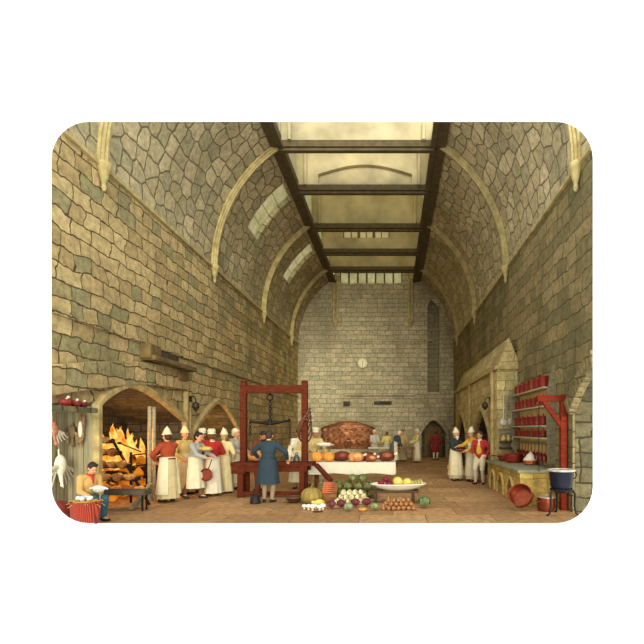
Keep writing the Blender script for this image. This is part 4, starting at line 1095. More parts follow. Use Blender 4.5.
def feast():
    # cloth covered table
    t = thing('serving_table', 'long wooden table under a white cloth before the far hearth', 'table', (-1.12, 13.05, 0))
    bm = new(); box(bm, (0, 0, .76), (2.3, .86, .06)); obj('table_top', bm, W_BR, t)
    for x in (-1.0, 1.0):
        for y in (-.34, .34):
            bm = new(); box(bm, (x, y, .365), (.1, .1, .73), None, .01); obj('leg', bm, W_BR, t)
    bm = new(); nU, nV = 60, 9
    hx, hy, zt = 1.18, .45, .797
    def ringpts(k):
        out = []
        per = []
        for i in range(nU): per.append(i / nU)
        for s in per:
            L = 2 * (2 * hx + 2 * hy); q = s * L
            if q < 2 * hx: p, n = V((-hx + q, -hy, 0)), V((0, -1, 0))
            elif q < 2 * hx + 2 * hy: p, n = V((hx, -hy + q - 2 * hx, 0)), V((1, 0, 0))
            elif q < 4 * hx + 2 * hy: p, n = V((hx - (q - 2 * hx - 2 * hy), hy, 0)), V((0, 1, 0))
            else: p, n = V((-hx, hy - (q - 4 * hx - 2 * hy), 0)), V((-1, 0, 0))
            out.append(p + n * (.005 + k * (.012 + .016 * sin(i_ * 1.0 + s * 96))) + V((0, 0, zt - k * (.3 + .02 * sin(s * 40)))))
        return out
    i_ = .4; rings = [[bm.verts.new(p) for p in ringpts(k / nV)] for k in range(nV + 1)]
    for a, b in zip(rings, rings[1:]):
        for i in range(nU): bm.faces.new((a[i], a[(i + 1) % nU], b[(i + 1) % nU], b[i]))
    bm.faces.new(rings[0]); bmesh.ops.recalc_face_normals(bm, faces=bm.faces[:]); bmesh.ops.solidify(bm, geom=bm.faces[:], thickness=-.004)
    o = obj('tablecloth', bm, M((214, 206, 178), .9, 0, .05, 8, .05)); o.location = (-1.12, 13.05, 0); tag(o, 'white cloth hanging over the long serving table', 'tablecloth')
    zt = .803
    def pumpkin(label, x, y, z, r, c, grp=None, sq=.82):
        t = thing('pumpkin', label, 'pumpkin', (x, y, z), 0, grp)
        bm = new(); n = 12; prof = [(max(.0001, r * sin(pi * i / n) ** .8), r * sq * (1 - cos(pi * i / n))) for i in range(n + 1)]; lathe(bm, prof, 48, None, 1, 1, .05, 9); obj('flesh', bm, M(c, .5, 0, .2, 7, .1), t)
        bm = new(); tube(bm, [(0, 0, 2 * r * sq - .01), (.01, 0, 2 * r * sq + .04), (.03, 0, 2 * r * sq + .07)], [.03, .02, .022], 7); obj('stem', bm, M((110, 104, 60)), t)
    pumpkin('orange pumpkin at left end of the white cloth table', at(316.5, 12.85).x, 12.85, zt, .165, (222, 152, 60), 'pumpkins on the cloth')
    pumpkin('orange pumpkin second from left end of white cloth table', at(328.5, 12.95).x, 12.95, zt, .16, (216, 146, 56), 'pumpkins on the cloth')
    def joint(label, px, d, r, c, fat, sh):
        p = at(px, d, zt); t = thing('meat_joint', label, 'meat', p, 0, 'joints on the cloth')
        bm = new(); ell(bm, (0, 0, r * .72), (r * 1.25, r * .95, r * .74))
        for k in range(5): a = k * 1.3 + sh; ell(bm, (r * .8 * cos(a), r * .45 * sin(a), r * (.7 + .25 * sin(k * 2 + sh))), (r * .5, r * .42, r * .5))
        fobj('meat', bm, .016, M(c, .4, 0, .4, 12, .2), t)
        bm = new(); ell(bm, (r * .2 * sin(sh), -r * .55, r * .85), (r * .75, r * .45, r * .45)); o = fobj('fat', bm, .014, M(fat, .45, 0, .25, 12, .2), t); o['label'] = 'paler side of the joint'
        bm = new(); cap(bm, (r, 0, r * .9), .03, (r * 1.4, -.02, r * 1.05), .022); ell(bm, (r * 1.42, -.02, r * 1.07), (.035, .03, .035)); obj('bone', bm, M((226, 212, 176)), t)
    joint('dark red roast joint beside the pumpkins on white cloth', 342, 13.05, .19, (96, 40, 28), (124, 56, 36), .3)
    joint('pale tan roast joint in front middle of white cloth', 356, 12.85, .18, (196, 132, 74), (214, 160, 98), 1.4)
    joint('dark red roast joint behind the pale tan one', 366, 13.3, .17, (106, 40, 30), (124, 54, 38), 2.2)
    joint('small brown roast joint near the right end of white cloth', 371.5, 12.8, .13, (136, 66, 40), (190, 130, 78), .9)
    joint('dark red roast joint at far right of white cloth', 386.5, 13.05, .19, (96, 40, 28), (140, 80, 46), 2.9)
    # long white platter of the cook
    t = thing('platter', 'long white oval platter held by the cook in white hat', 'platter', at(324.5, 13.72, 1.19), R(10))
    bm = new(); lathe(bm, [(.0001, 0), (.14, .0), (.2, .045), (.205, .055), (.13, .02), (.0001, .016)], 30, None, 1.45, .8); obj('dish', bm, M((232, 226, 206), .35, 0, .05), t)
    bm = new(); ell(bm, (-.03, 0, .05), (.2, .1, .06)); ell(bm, (.1, .02, .06), (.09, .06, .045)); fobj('white_fowl', bm, .012, M((228, 218, 190), .8), t)


def leafball(r, c, seed):
    """a headed cabbage: cupped leaves lapping round a heart, one mesh"""
    rnd = random.Random(seed); bm = new(); ell(bm, (0, 0, 0), (r * .74, r * .74, r * .7), None, 14, 9)
    for ringi, (n, tilt, rr) in enumerate(((5, .35, .8), (6, .9, .88), (6, 1.5, .95))):
        for i in range(n):
            az = 2 * pi * (i + .5 * ringi) / n + rnd.uniform(-.2, .2); g = []
            for a in range(5):
                row = []
                for b in range(5):
                    ta = tilt + (a - 2) * .27; aa = az + (b - 2) * .2 * (1 - abs(a - 2) * .14)
                    q = r * rr * (1 + .03 * abs(b - 2) + (.05 if a == 0 else 0) + rnd.uniform(-.015, .015)) * (.97)
                    row.append(bm.verts.new((q * sin(ta) * cos(aa), q * sin(ta) * sin(aa), q * cos(ta) * .93)))
                g.append(row)
            for a in range(4):
                for b in range(4): bm.faces.new((g[a][b], g[a + 1][b], g[a + 1][b + 1], g[a][b + 1]))
    return bm

def heap(proto, pts, label, group, scl=(.96, 1.0)):
    """copies of proto at pts; the first takes proto itself"""
    for i, p in enumerate(pts):
        rot = (random.uniform(-.5, .5), random.uniform(-.5, .5), random.uniform(0, 6.28))
        if i == 0: o = proto; o.location = p; o.rotation_euler = rot
        else: o = dup(proto, p, rot=rot)
        o['label'] = label(i) if callable(label) else label; o['group'] = group

def pyramid(cx, cy, z0, s, nx, ny, layers):
    pts = []; rnd = random.Random(nx * 31 + ny)
    for k in range(layers):
        for i in range(nx - k):
            for j in range(max(1, ny - k)):
                if k and i in (0, nx - k - 1) and rnd.random() < .4: continue
                pts.append(V((rnd.uniform(-.04, .04) * s, rnd.uniform(-.04, .04) * s, 0)) + V((cx + (i - (nx - k - 1) / 2) * s, cy + (j - (ny - k - 1) / 2) * s, z0 + k * s * .715)))
    return pts

def vegetables():
    GREEN = M((116, 128, 72), .6, 0, .4, 16, .2)
    def cabbage(c, r, seed, nm='cabbage'):
        o = obj(nm, leafball(r, c, seed), M(c, .6, 0, .45, 15, .2)); tag(o, 'x', 'cabbage'); return o
    r = .118
    heap(cabbage((112, 118, 66), r, 1), pyramid(-.98, 11.78, r, r * 2.1, 5, 3, 3), 'green cabbage in the big heap before the white cloth', 'green cabbages in the heap')
    # turnips
    t = thing('turnip', 'x', 'turnip'); r = .06
    bm = new(); lathe(bm, [(.0001, -r), (r * .3, -r * .85), (r * .8, -r * .45), (r * .98, 0), (r * .85, r * .45), (r * .45, r * .75), (.0001, r * .8)], 16); obj('root', bm, M((232, 220, 174), .5, 0, .12, 14, .05), t)
    bm = new(); ringtube(bm, (0, 0, r * .74), r * .42, r * .1, None, 12, 6); obj('crown', bm, M((150, 140, 70)), t)
    bm = new(); lathe(bm, [(r * .12, r * .7), (r * .18, r * .98), (.0001, r * 1.0)], 8); obj('stalk', bm, M((164, 160, 92)), t)
    pts = pyramid(-.92, 10.82, r, r * 2.14, 6, 4, 3)
    heap(t, pts, 'cream turnip in the heap between green and purple cabbages', 'cream turnips')
    for o in [t] + [x for x in bpy.data.objects if x.get('group') == 'cream turnips' and x is not t]:
        e = o.rotation_euler; o.rotation_euler = (1.1 + e[0] * .5, e[1] * .6, e[2] * .15)
    # purple cabbages
    for i, (px, d, rr, lb) in enumerate(((331.5, 10.05, .1, 'purple cabbage at the left front of the vegetables'), (341.5, 10.1, .105, 'purple cabbage left of small grey green one in front'), (355.5, 10.25, .105, 'purple cabbage right of small grey green one in front'), (366.3, 10.3, .105, 'purple cabbage furthest right in the front row'))):
        o = cabbage((106, 44, 52), rr, 20 + i); o.location = at(px, d, rr * .96); tag(o, lb, 'cabbage', 'purple cabbages')
    o = cabbage((136, 148, 104), .1, 31); o.location = at(348.3, 9.75, .096); tag(o, 'grey green cabbage in front between two pairs of purple ones', 'cabbage')
    o = cabbage((128, 144, 88), .09, 32); o.location = at(374.5, 9.85, .086); tag(o, 'small green cabbage just left of the brown onions', 'cabbage')
    o = cabbage((98, 120, 72), .14, 33); o.location = at(424, 10.15, .134); tag(o, 'round green cabbage at the right end right of onions', 'cabbage')
    t = thing('squash', 'flat orange squash on the floor below the purple cabbages', 'squash', at(362.5, 9.75), 0)
    bm = new(); lathe(bm, [(.0001, 0), (.06, .005), (.088, .035), (.075, .07), (.03, .085), (.0001, .082)], 40, None, 1, 1, .05, 8); obj('flesh', bm, M((198, 140, 70), .5), t)
    bm = new(); cyl(bm, (0, 0, .08), (.01, 0, .11), .014, .01, 7); obj('stem', bm, M((120, 104, 60)), t)
    # onions
    t = thing('onion', 'x', 'onion'); r = .048
    bm = new(); lathe(bm, [(.0001, -r * .95), (r * .5, -r * .85), (r * .95, -r * .3), (r, 0), (r * .8, r * .5), (r * .3, r * .9), (r * .12, r * 1.0)], 14); obj('bulb', bm, M((160, 108, 62), .4, 0, .35, 20, .1), t)
    bm = new(); lathe(bm, [(r * .16, r * .9), (r * .1, r * 1.2), (r * .18, r * 1.45)], 7); obj('neck', bm, M((206, 172, 116)), t)
    heap(t, pyramid(at(398.5, 9.95).x, 10.0, r, r * 2.16, 7, 4, 3), 'brown onion in the heap under the big oval dish', 'brown onions')
    for o in [x for x in bpy.data.objects if x.get('group') == 'brown onions']: o.rotation_euler = (random.uniform(-1.6, 1.6), random.uniform(-1.6, 1.6), random.uniform(0, 6))
    # white mushrooms at the left
    t = thing('mushroom', 'x', 'mushroom')
    bm = new(); lathe(bm, [(.022, 0), (.02, .05), (.024, .06)], 12); obj('stalk', bm, M((224, 214, 186)), t)
    bm = new(); lathe(bm, [(.0001, .05), (.05, .05), (.055, .065), (.04, .095), (.0001, .108)], 16); obj('mushroom_cap', bm, M((238, 232, 214), .5, 0, .05), t)
    pts = [at(x, d, .0) for x, d in ((304.3, 10.0), (308.6, 9.93), (312.6, 9.86), (315.6, 10.03), (319.6, 9.84), (322.8, 9.95))]
    for i, p in enumerate(pts):
        o = t if i == 0 else dup(t, p); o.location = p; o.rotation_euler = (0, 0, i); o.scale = (1.0 + .12 * (i % 3),) * 3
        o['label'] = '%s of the white mushrooms from the left on the floor before pumpkin' % ('first', 'second', 'third', 'fourth', 'fifth', 'last')[i]; o['group'] = 'white mushrooms'
    # pumpkins, squash, crate of carrots
    t = thing('pumpkin', 'big greenish brown pumpkin on floor at the left of vegetables', 'pumpkin', at(311.5, 10.65), 0)
    r = .225; n = 12; bm = new(); lathe(bm, [(max(.0001, r * sin(pi * i / n) ** .8), r * .84 * (1 - cos(pi * i / n))) for i in range(n + 1)], 48, None, 1, 1, .05, 9); obj('flesh', bm, M((150, 128, 62), .5, 0, .35, 5, .1), t)
    bm = new(); tube(bm, [(0, 0, .36), (.01, -.01, .42), (.04, -.03, .46)], [.035, .024, .026], 7); obj('stem', bm, M((110, 104, 60)), t)
    t = thing('squash', 'pale yellow squash in front of the big brown pumpkin', 'squash', at(319.5, 10.28), R(20))
    bm = new(); ell(bm, (0, 0, .085), (.12, .085, .085)); cap(bm, (-.08, 0, .09), .05, (-.15, .0, .11), .035); fobj('flesh', bm, .011, M((222, 196, 86), .45), t)
    bm = new(); cyl(bm, (-.17, 0, .118), (-.215, 0, .135), .016, .012, 7); obj('stem', bm, M((130, 116, 66)), t)
    c0 = V((-1.5, 11.0, 0))
    t = thing('crate', 'low wooden crate under the carrots beside the big pumpkin', 'crate', c0)
    for y, hh in ((-.17, .2), (.17, .4)):
        bm = new(); box(bm, (0, y, .01 + hh / 2), (.46, .02, hh), None, .004); obj('side_board', bm, W_BR, t)
    for x in (-.22, .22):
        bm = new(); join(bm, plate([[(-.16, .01), (.16, .01), (.16, .4), (-.16, .2)]], .02), Mx(((0, 0, 1, x + .01), (1, 0, 0, 0), (0, 1, 0, 0), (0, 0, 0, 1)))); obj('end_board', bm, W_BR, t, False)
    bm = new(); box(bm, (0, 0, .3), (.46, .4, .02), Mx.Rotation(math.atan(.625), 3, 'X')); obj('lid_board', bm, W_BR, t)
    t = thing('carrot', 'x', 'carrot')
    bm = new(); lathe(bm, [(.0001, 0), (.008, .01), (.022, .14), (.03, .25), (.022, .28), (.0001, .285)], 12); obj('root', bm, M((186, 96, 56), .55, 0, .2, 20, .1), t)
    bm = new()
    for k in range(3): tube(bm, [(0, 0, .275), (.014 * cos(k * 2.1), .014 * sin(k * 2.1), .32), (.035 * cos(k * 2.1), .035 * sin(k * 2.1), .37)], .006, 5)
    obj('leaf_stalks', bm, M((96, 116, 60)), t)
    for i in range(6):
        p = c0 + V((.17, -.17 + .058 * i, .3445 + (-.17 + .058 * i) * .625)); o = t if i == 0 else dup(t, p); o.location = p
        o.rotation_euler = Mx.Rotation(R(-90), 3, 'Y').to_euler(); o['label'] = '%s of the carrots laid side by side on the crate' % ('nearest', 'second nearest', 'third nearest', 'third farthest', 'second farthest', 'farthest')[i]; o['group'] = 'carrots on the crate'
    # bench with the great oval dish
    b0 = V((.1, 10.95, 0))
    t = thing('bench', 'low dark plank bench carrying the great oval dish', 'bench', b0)
    bm = new(); box(bm, (-.08, 0, .26), (1.12, .36, .05), None, .008); obj('bench_top', bm, W_DK, t)
    for x in (-.5, .36):
        bm = new(); box(bm, (x, 0, .115), (.06, .3, .235), None, .006); obj('leg', bm, W_DK, t)
    t = thing('oval_dish', 'great white oval dish of sliced melons and dark red fruit', 'dish', b0 + V((.02, 0, .288)), R(4))
    bm = new(); lathe(bm, [(.0001, 0), (.34, 0), (.5, .06), (.62, .13), (.635, .14), (.5, .085), (.34, .022), (.0001, .02)], 48, None, 1, .52); obj('bowl', bm, M((228, 220, 194), .35, 0, .08), t)
    bm = new(); n = 48; tube(bm, [(.628 * cos(2 * pi * i / n), .327 * sin(2 * pi * i / n), .138) for i in range(n + 1)], .012, 6); obj('rim', bm, M((236, 230, 210), .35, 0, .05), t)
    for i, (x, y, z, r, lb) in enumerate(((-.2, -.06, .115, .09, 'dark crimson beetroot at front left of the oval dish'), (-.37, .02, .14, .08, 'dark crimson beetroot at left end of the oval dish'), (-.17, .11, .135, .08, 'dark crimson beetroot at the back left of oval dish'), (-.26, .02, .235, .075, 'dark crimson beetroot on top of the others in the dish'))):
        t = thing('beetroot', lb, 'beetroot', b0 + V((x, y, .288 + z)), 0, 'beetroots in the dish')
        bm = new(); lathe(bm, [(.0001, -r), (r * .5, -r * .85), (r, 0), (r * .75, r * .6), (.0001, r * .85)], 18); obj('root', bm, M((124, 28, 44), .4, 0, .25, 12), t)
        bm = new(); cyl(bm, (0, 0, r * .8), (.01, 0, r * 1.15), .014, .018, 7); obj('stalk', bm, M((110, 60, 50)), t)
    YM = M((214, 190, 92), .45, 0, .2, 14)
    for i, (x, y, z, r, lb) in enumerate(((.01, .09, .165, .12, 'yellow whole melon behind the beetroots in the oval dish'), (.225, .05, .16, .1, 'yellow whole melon in the middle of the oval dish'))):
        t = thing('melon', lb, 'melon', b0 + V((x, y, .288 + z)), 0, 'melons in the dish')
        bm = new(); n = 12; lathe(bm, [(max(.0001, r * sin(pi * k / n) ** .85), -r * cos(pi * k / n)) for k in range(n + 1)], 40, Mx.Rotation(1.2, 4, 'Y'), 1, 1, .03, 8); obj('rind', bm, YM, t)
        bm = new(); q = Mx.Rotation(1.2, 3, 'Y') @ V((0, 0, 1)); cyl(bm, q * r * .97, q * (r + .03), .014, .01, 7); obj('stem', bm, M((120, 110, 60)), t)
    for i in range(4):
        t = thing('melon_slice', '%s of the pale melon slices fanned at right of the dish' % ('leftmost', 'second from left', 'second from right', 'rightmost')[i], 'melon slice', b0 + V((.325 + .062 * i, .0, .288 + .07 + .012 * i)), R(14), 'melon slices in the dish')
        bm = new(); n = 12; a = [bm.verts.new((0, .13 * cos(pi * k / n), .14 * sin(pi * k / n))) for k in range(n + 1)]; b = [bm.verts.new((.035, .125 * cos(pi * k / n), .135 * sin(pi * k / n))) for k in range(n + 1)]
        bm.faces.new(a); bm.faces.new(list(reversed(b)))
        for k in range(n): bm.faces.new((a[k], a[k + 1], b[k + 1], b[k]))
        bm.faces.new((a[0], b[0], b[n], a[n])); obj('flesh', bm, M((226, 210, 132), .45, 0, .1), t)
        bm = new(); tube(bm, [(.017, .131 * cos(pi * k / n), .141 * sin(pi * k / n)) for k in range(n + 1)], .012, 6); obj('rind', bm, M((160, 156, 82)), t)
    bm = new(); ell(bm, (0, 0, .012), (.1, .05, .012)); ell(bm, (.05, .02, .016), (.06, .035, .014)); ell(bm, (-.05, -.015, .014), (.05, .03, .012))
    o = fobj('dark_leaf', bm, .008, M((56, 44, 28), .8)); o.location = at(317.5, 9.62); tag(o, 'dark withered leaf lying on the bare floor in front', 'leaf')


def right_side():
    # masonry stove with three arched stoke holes
    x0, x1, y0, y1, h = 2.74, XR - .01, 10.35, 13.85, .79
    SM = stone('stove_masonry', .6, .3, [(190, 160, 82), (176, 146, 72), (200, 172, 94)], (150, 124, 66), .05, 1.0, .008)
    t = thing('stove', 'long masonry stove bench with three arched openings', 'stove', (x0, y0, 0))
    bm = new()
    holes = [arch(.5, 1.15, .3, .55, ease=1), arch(1.5, 2.15, .3, .55, ease=1), arch(2.5, 3.1, .3, .55, ease=1)]
    holes = [[(u, max(v, .05)) for u, v in hh] for hh in holes]
    mf = Mx(((0, 0, -1, 0), (1, 0, 0, 0), (0, 1, 0, 0), (0, 0, 0, 1)))
    join(bm, plate([[(0, 0), (y1 - y0, 0), (y1 - y0, h - .07), (0, h - .07)]] + holes, .12), mf)
    for hh in holes:
        a = [bm.verts.new(mf @ V((u, v, -.12))) for u, v in hh]; b = [bm.verts.new(mf @ V((u, v, -.5))) for u, v in hh]
        for i in range(len(hh)): f = bm.faces.new((a[i], a[(i + 1) % len(hh)], b[(i + 1) % len(hh)], b[i])); f.material_index = 1
        f = bm.faces.new(b); f.material_index = 1
    box(bm, ((x1 - x0) / 2 - .003, .055, (h - .07) / 2), (x1 - x0 + .006, .13, h - .07)); box(bm, ((x1 - x0) / 2 - .003, y1 - y0 - .035, (h - .07) / 2), (x1 - x0 + .006, .08, h - .07))
    bmesh.ops.recalc_face_normals(bm, faces=bm.faces[:]); uvbox(bm)
    obj('masonry', bm, [SM, M_SOOT_SHADE], t, False)
    bm = new(); box(bm, ((x1 - x0) / 2 - .03, (y1 - y0) / 2 - .02, h - .035), (x1 - x0 + .06, y1 - y0 + .06, .07), None, .012); obj('slab', bm, M((132, 130, 98), .7, 0, .25, 5), t)
    for hh in holes:
        bm = new(); pr = hh
        tube(bm, [(-.015, u, v) for u, v in pr], .03, 6); obj('arch_moulding', bm, M((206, 178, 106), .8), t)
    o = thing('fire', 'tiny red fire glowing in the nearest stove arch', 'fire', (x0 + .3, y0 + .8, .05))
    bm = new()
    for i in range(14): ell(bm, (random.uniform(-.1, .1), random.uniform(-.15, .15), .06 + random.uniform(0, .05)), (.045,) * 3, None, 8, 6)
    obj('ember_bed', bm, flame_mat('ember_stove', (150, 30, 14), (240, 90, 40), .8), o)

    def pot(name, label, loc, r, hh, mat, rz=0, lid=None, handle='long', group=None, tilt=None, cat='pot', lining=True):
        t = thing(name, label, cat, loc, rz, group)
        if tilt: t.rotation_euler = tilt
        bm = new(); lathe(bm, [(r * .8, 0), (r * .92, .01), (r, hh * .25), (r, hh), (r * 1.04, hh + .006), (r * .97, hh + .004), (r * .95, hh * .3), (r * .8, .02), (.0001, .018)], 26); obj('body', bm, mat, t)
        if handle == 'long':
            bm = new(); tube(bm, [(r * .98, 0, hh * .82), (r + .1, 0, hh * .95), (r + .26, 0, hh * 1.02)], [.013, .011, .014], 8); obj('handle', bm, M_IRON, t)
        elif handle == 'ears':
            for q in (-1, 1):
                bm = new(); tube(bm, [(q * r * .98, -.05, hh * .75), (q * (r + .05), -.03, hh * .78), (q * (r + .05), .03, hh * .78), (q * r * .98, .05, hh * .75)], .012, 8); obj('handle', bm, mat, t)
        if lid:
            bm = new(); lathe(bm, [(r * 1.05, hh + .008), (r * 1.05, hh + .02), (r * .5, hh + lid[1] * .7), (.03, hh + lid[1])], 26); l = obj('lid', bm, lid[0], t)
            bm = new(); lathe(bm, [(.012, hh + lid[1] - .005), (.012, hh + lid[1] + .02), (.022, hh + lid[1] + .03), (.0001, hh + lid[1] + .042)], 10); obj('knob', bm, lid[0], l)
        return t
    zt = h + .003
    pot('stew_pan', 'large red stew pan with flat red lid on the stove', at(513.5, 12.75, zt), .23, .2, M_COPR, R(-110), (M_COPR, .05), 'ears', None, None, 'pan')
    pot('saucepan', 'small red copper saucepan with pinkish lid left on the stove', at(504, 13.35, zt), .15, .15, M_COPR, R(-160), (M((190, 92, 80), .4, .4), .05), 'long', None, None, 'pan')
    pot('covered_dish', 'orange copper dish with a pointed white cover on the stove', at(530.5, 11.9, zt), .17, .1, M((206, 104, 52), .35, .6), R(60), (M((226, 218, 192), .5), .2), 'ears', None, None, 'dish')
    # copper pots on the floor before the stove
    t = pot('copper_pan', 'big copper pan lying on its side against the stove', at(525, 9.86, .235), .235, .2, M_COP, 0, None, 'ears', None, None, 'pan'); t.rotation_euler = (R(62), R(0), R(-32)); t.location = at(522.5, 9.95, .24)
    t = pot('copper_pot', 'round copper pot with bright tinned lid standing by the tripod', at(546, 9.8, 0), .175, .27, M_COP, R(20), (M_TIN, .04), 'ears', None, None, 'pot')
    # black cauldron on its tripod
    c = at(562.5, 9.3); c.x = 3.26
    t = thing('tripod', 'black iron tripod stand at the right edge', 'stand', c)
    for a in (200, 340, 90):
        a = R(a); dx, dy = cos(a), sin(a); bm = new(); tube(bm, [(.2 * dx, .2 * dy, .5), (.25 * dx, .25 * dy, .42), (.24 * dx, .24 * dy, .2), (.27 * dx, .27 * dy, .05), (.33 * dx, .33 * dy, 0.012)], [.02, .024, .02, .018, .022], 8); obj('leg', bm, M_IRON, t)
    bm = new(); ringtube(bm, (0, 0, .5), .2, .018); obj('ring', bm, M_IRON, t)
    t = thing('cauldron', 'deep blue black cauldron with pale rim on the tripod', 'cauldron', c + V((0, 0, .42)))
    bm = new(); lathe(bm, [(.0001, 0), (.1, .01), (.17, .07), (.205, .16), (.235, .42), (.25, .45), (.225, .45), (.2, .2), (.0001, .1)], 32); obj('bowl', bm, M((24, 26, 40), .35, .2, .2, 8), t)
    bm = new(); ringtube(bm, (0, 0, .452), .245, .022, None, 32, 8); obj('rim', bm, M((190, 186, 166), .4, .3), t)
    bm = new(); tube(bm, [(.25 * cos(a), 0, .44 - .0 * a + .0) for a in (0,)] + [(.27, 0, .43), (.3, 0, .36), (.27, 0, .3), (.225, 0, .3)], .012, 6); obj('handle', bm, M_IRON, t)
    # crane post
    px_ = XR - .09; d = 9.9
    t = thing('crane', 'red wooden crane post with bracketed arm beside the alcove', 'crane', (px_, d, 0))
    bm = new(); box(bm, (0, 0, 1.19), (.13, .13, 2.38), None, .012); obj('post', bm, W_CR, t)
    bm = new(); box(bm, (-.26, 0, 2.3), (.56, .11, .13), None, .01); obj('arm', bm, W_CR, t)
    bm = new(); bar(bm, (-.4, 0, 2.24), (-.03, 0, 1.72), .09, .09, .008); obj('brace', bm, W_CR, t)
    bm = new(); cyl(bm, (-.5, 0, 2.24), (-.5, 0, .86), .009, .009, 6); tube(bm, [(-.5, 0, .87), (-.53, 0, .82), (-.5, 0, .8), (-.48, 0, .83)], .009, 6); obj('hanging_rod', bm, M_IRON, t)
    # pot rack on the wall
    ya, yb = 10.7, 13.5; xw = XR
    t = thing('pot_rack', 'tall grey wooden wall rack for copper pots', 'rack', (xw, ya, 0))
    bm = new(); box(bm, (-.015, (yb - ya) / 2, 1.9), (.02, yb - ya, 1.9)); o = obj('backboard', bm, M((206, 182, 110), .85, 0, .15, 4), t); o['label'] = 'cream yellow backing'
    rows = [2.62, 2.2, 1.76, 1.48]
    for z in rows:
        bm = new(); box(bm, (-.14, (yb - ya) / 2, z - .02), (.26, yb - ya, .035), None, .006); obj('shelf', bm, M((168, 160, 126), .7), t)
    bm = new(); box(bm, (-.06, (yb - ya) / 2, 1.33), (.06, yb - ya, .05)); obj('hook_rail', bm, W_GREY, t)
    bm = new(); prof = [(.0, .95), (.16, 1.0), (.28, 1.2), (.2, 1.45), (.29, 1.75), (.22, 2.0), (.3, 2.3), (.26, 2.6), (.2, 2.75), (.1, 2.98), (0, 3.02)]
    join(bm, plate([prof], .05), Mx(((-1, 0, 0, 0), (0, 0, 1, yb - ya + .05), (0, 1, 0, 0), (0, 0, 0, 1)))); obj('scroll_end', bm, W_GREY, t, False)
    bm = new(); join(bm, plate([[(0, .9), (.16, .9), (.2, 2.4), (.06, 3.05), (0, 3.1)]], .05), Mx(((-1, 0, 0, 0), (0, 0, 1, 0), (0, 1, 0, 0), (0, 0, 0, 1)))); obj('pointed_end', bm, W_GREY, t, False)
    names = ['top', 'second', 'third', 'lowest']; od = ['first', 'second', 'third', 'fourth', 'fifth', 'sixth', 'seventh']
    for k, z in enumerate(rows):
        n = (6, 7, 6, 6)[k]
        for i in range(n):
            y = yb - .3 - (yb - ya - .6) * i / (n - 1)
            s = (1 + .3 * i / n) if k == 0 else 1.0
            r, hh = (.105, .2 * s) if k == 0 else ((.1, .2) if k < 3 else (.1, .14))
            lidm = (M((150, 56, 42), .35, .6), .025)
            pot('saucepan', '%s red copper pan from the far end on %s rack shelf' % (od[i], names[k]), (xw - .15, y, z + .0005), r, hh, M_COPR if (i + k) % 3 else M_COP, R(180), lidm, None, 'copper pans on the %s rack shelf' % names[k], None, 'pan')
    for i in range(9):
        y = yb - .25 - (yb - ya - .5) * i / 8
        t = thing('hanging_pan', '%s of nine small copper pans from far end under the rack' % (['first', 'second', 'third', 'fourth', 'fifth', 'sixth', 'seventh', 'eighth', 'ninth'][i]), 'pan', (xw - .108, y, 1.31), 0, 'small pans hung under the rack')
        bm = new(); tube(bm, [(0, 0, .0), (0, 0, -.14), (-.01, 0, -.2)], [.012, .01, .014], 7); obj('handle', bm, M_COPR, t)
        bm = new(); lathe(bm, [(.0001, -.05), (.085, -.045), (.105, 0), (.11, .004), (.095, -.0), (.08, -.035), (.0001, -.04)], 20, Mx.Translation((-.04, 0, -.29)) @ Mx.Rotation(R(-90), 4, 'Y')); obj('bowl', bm, M_COPR if i % 2 else M_COP, t)
    # skimmers and bread shelf on the gabled face
    yf = 13.9 - .012
    for i, (px, lb) in enumerate(((503.3, 'left'), (511.3, 'right'))):
        t = thing('skimmer', '%s of two long handled pale skimmers on the gabled chimney' % lb, 'skimmer', (at(px, yf).x, yf - .03, zof(396, yf)), 0, 'skimmers on the chimney')
        bm = new(); tube(bm, [(0, 0, 0), (0, 0, -.66)], .013, 7); ringtube(bm, (0, 0, .02), .022, .007, Mx.Rotation(pi / 2, 3, 'X'), 10, 6); obj('handle', bm, M_STEEL, t)
        bm = new(); lathe(bm, [(.0001, .02), (.08, .015), (.11, -.015), (.115, -.012), (.085, .025), (.0001, .03)], 22, Mx.Translation((0, -.01, -.76)) @ Mx.Rotation(R(90), 4, 'X')); obj('bowl', bm, M((190, 184, 162), .45, .3), t)
    bm = new()
    for k in range(3): tube(bm, [(at(506.2 + k * .9, yf).x, yf - .02, zof(396, yf)), (at(506.2 + k * .9, yf).x, yf - .02, zof(416, yf))], .008, 6)
    tag(obj('spit_rods', bm, M_STEEL), 'bundle of thin rods hung between the two skimmers', 'rods')
    t = thing('wall_shelf', 'small dark two tier shelf on the chimney under the skimmers', 'shelf', (at(507.5, yf).x, yf, 0))
    for z in (zof(442, yf), zof(447.5, yf)):
        bm = new(); box(bm, (0, -.13, z), (.5, .24, .03), None, .005); obj('shelf_board', bm, W_DK, t)
    bm = new(); box(bm, (0, -.015, zof(439, yf)), (.5, .025, .6)); obj('back_panel', bm, W_GREY, t)
    for i, (dx, r) in enumerate(((-.15, .085), (.0, .07), (.15, .085))):
        t = thing('loaf', '%s yellow loaf on the small shelf below the skimmers' % ('left', 'middle', 'right')[i], 'loaf', (at(507.5, yf).x + dx, yf - .13, zof(442, yf) + .016), 0, 'loaves on the small shelf')
        bm = new(); ell(bm, (0, 0, .07), (r * .84, .09, .07)); ell(bm, (0, 0, .14), (r * .5, .06, .05)); fobj('crust', bm, .012, M((206, 170, 88), .7, 0, .25, 10, .1), t)
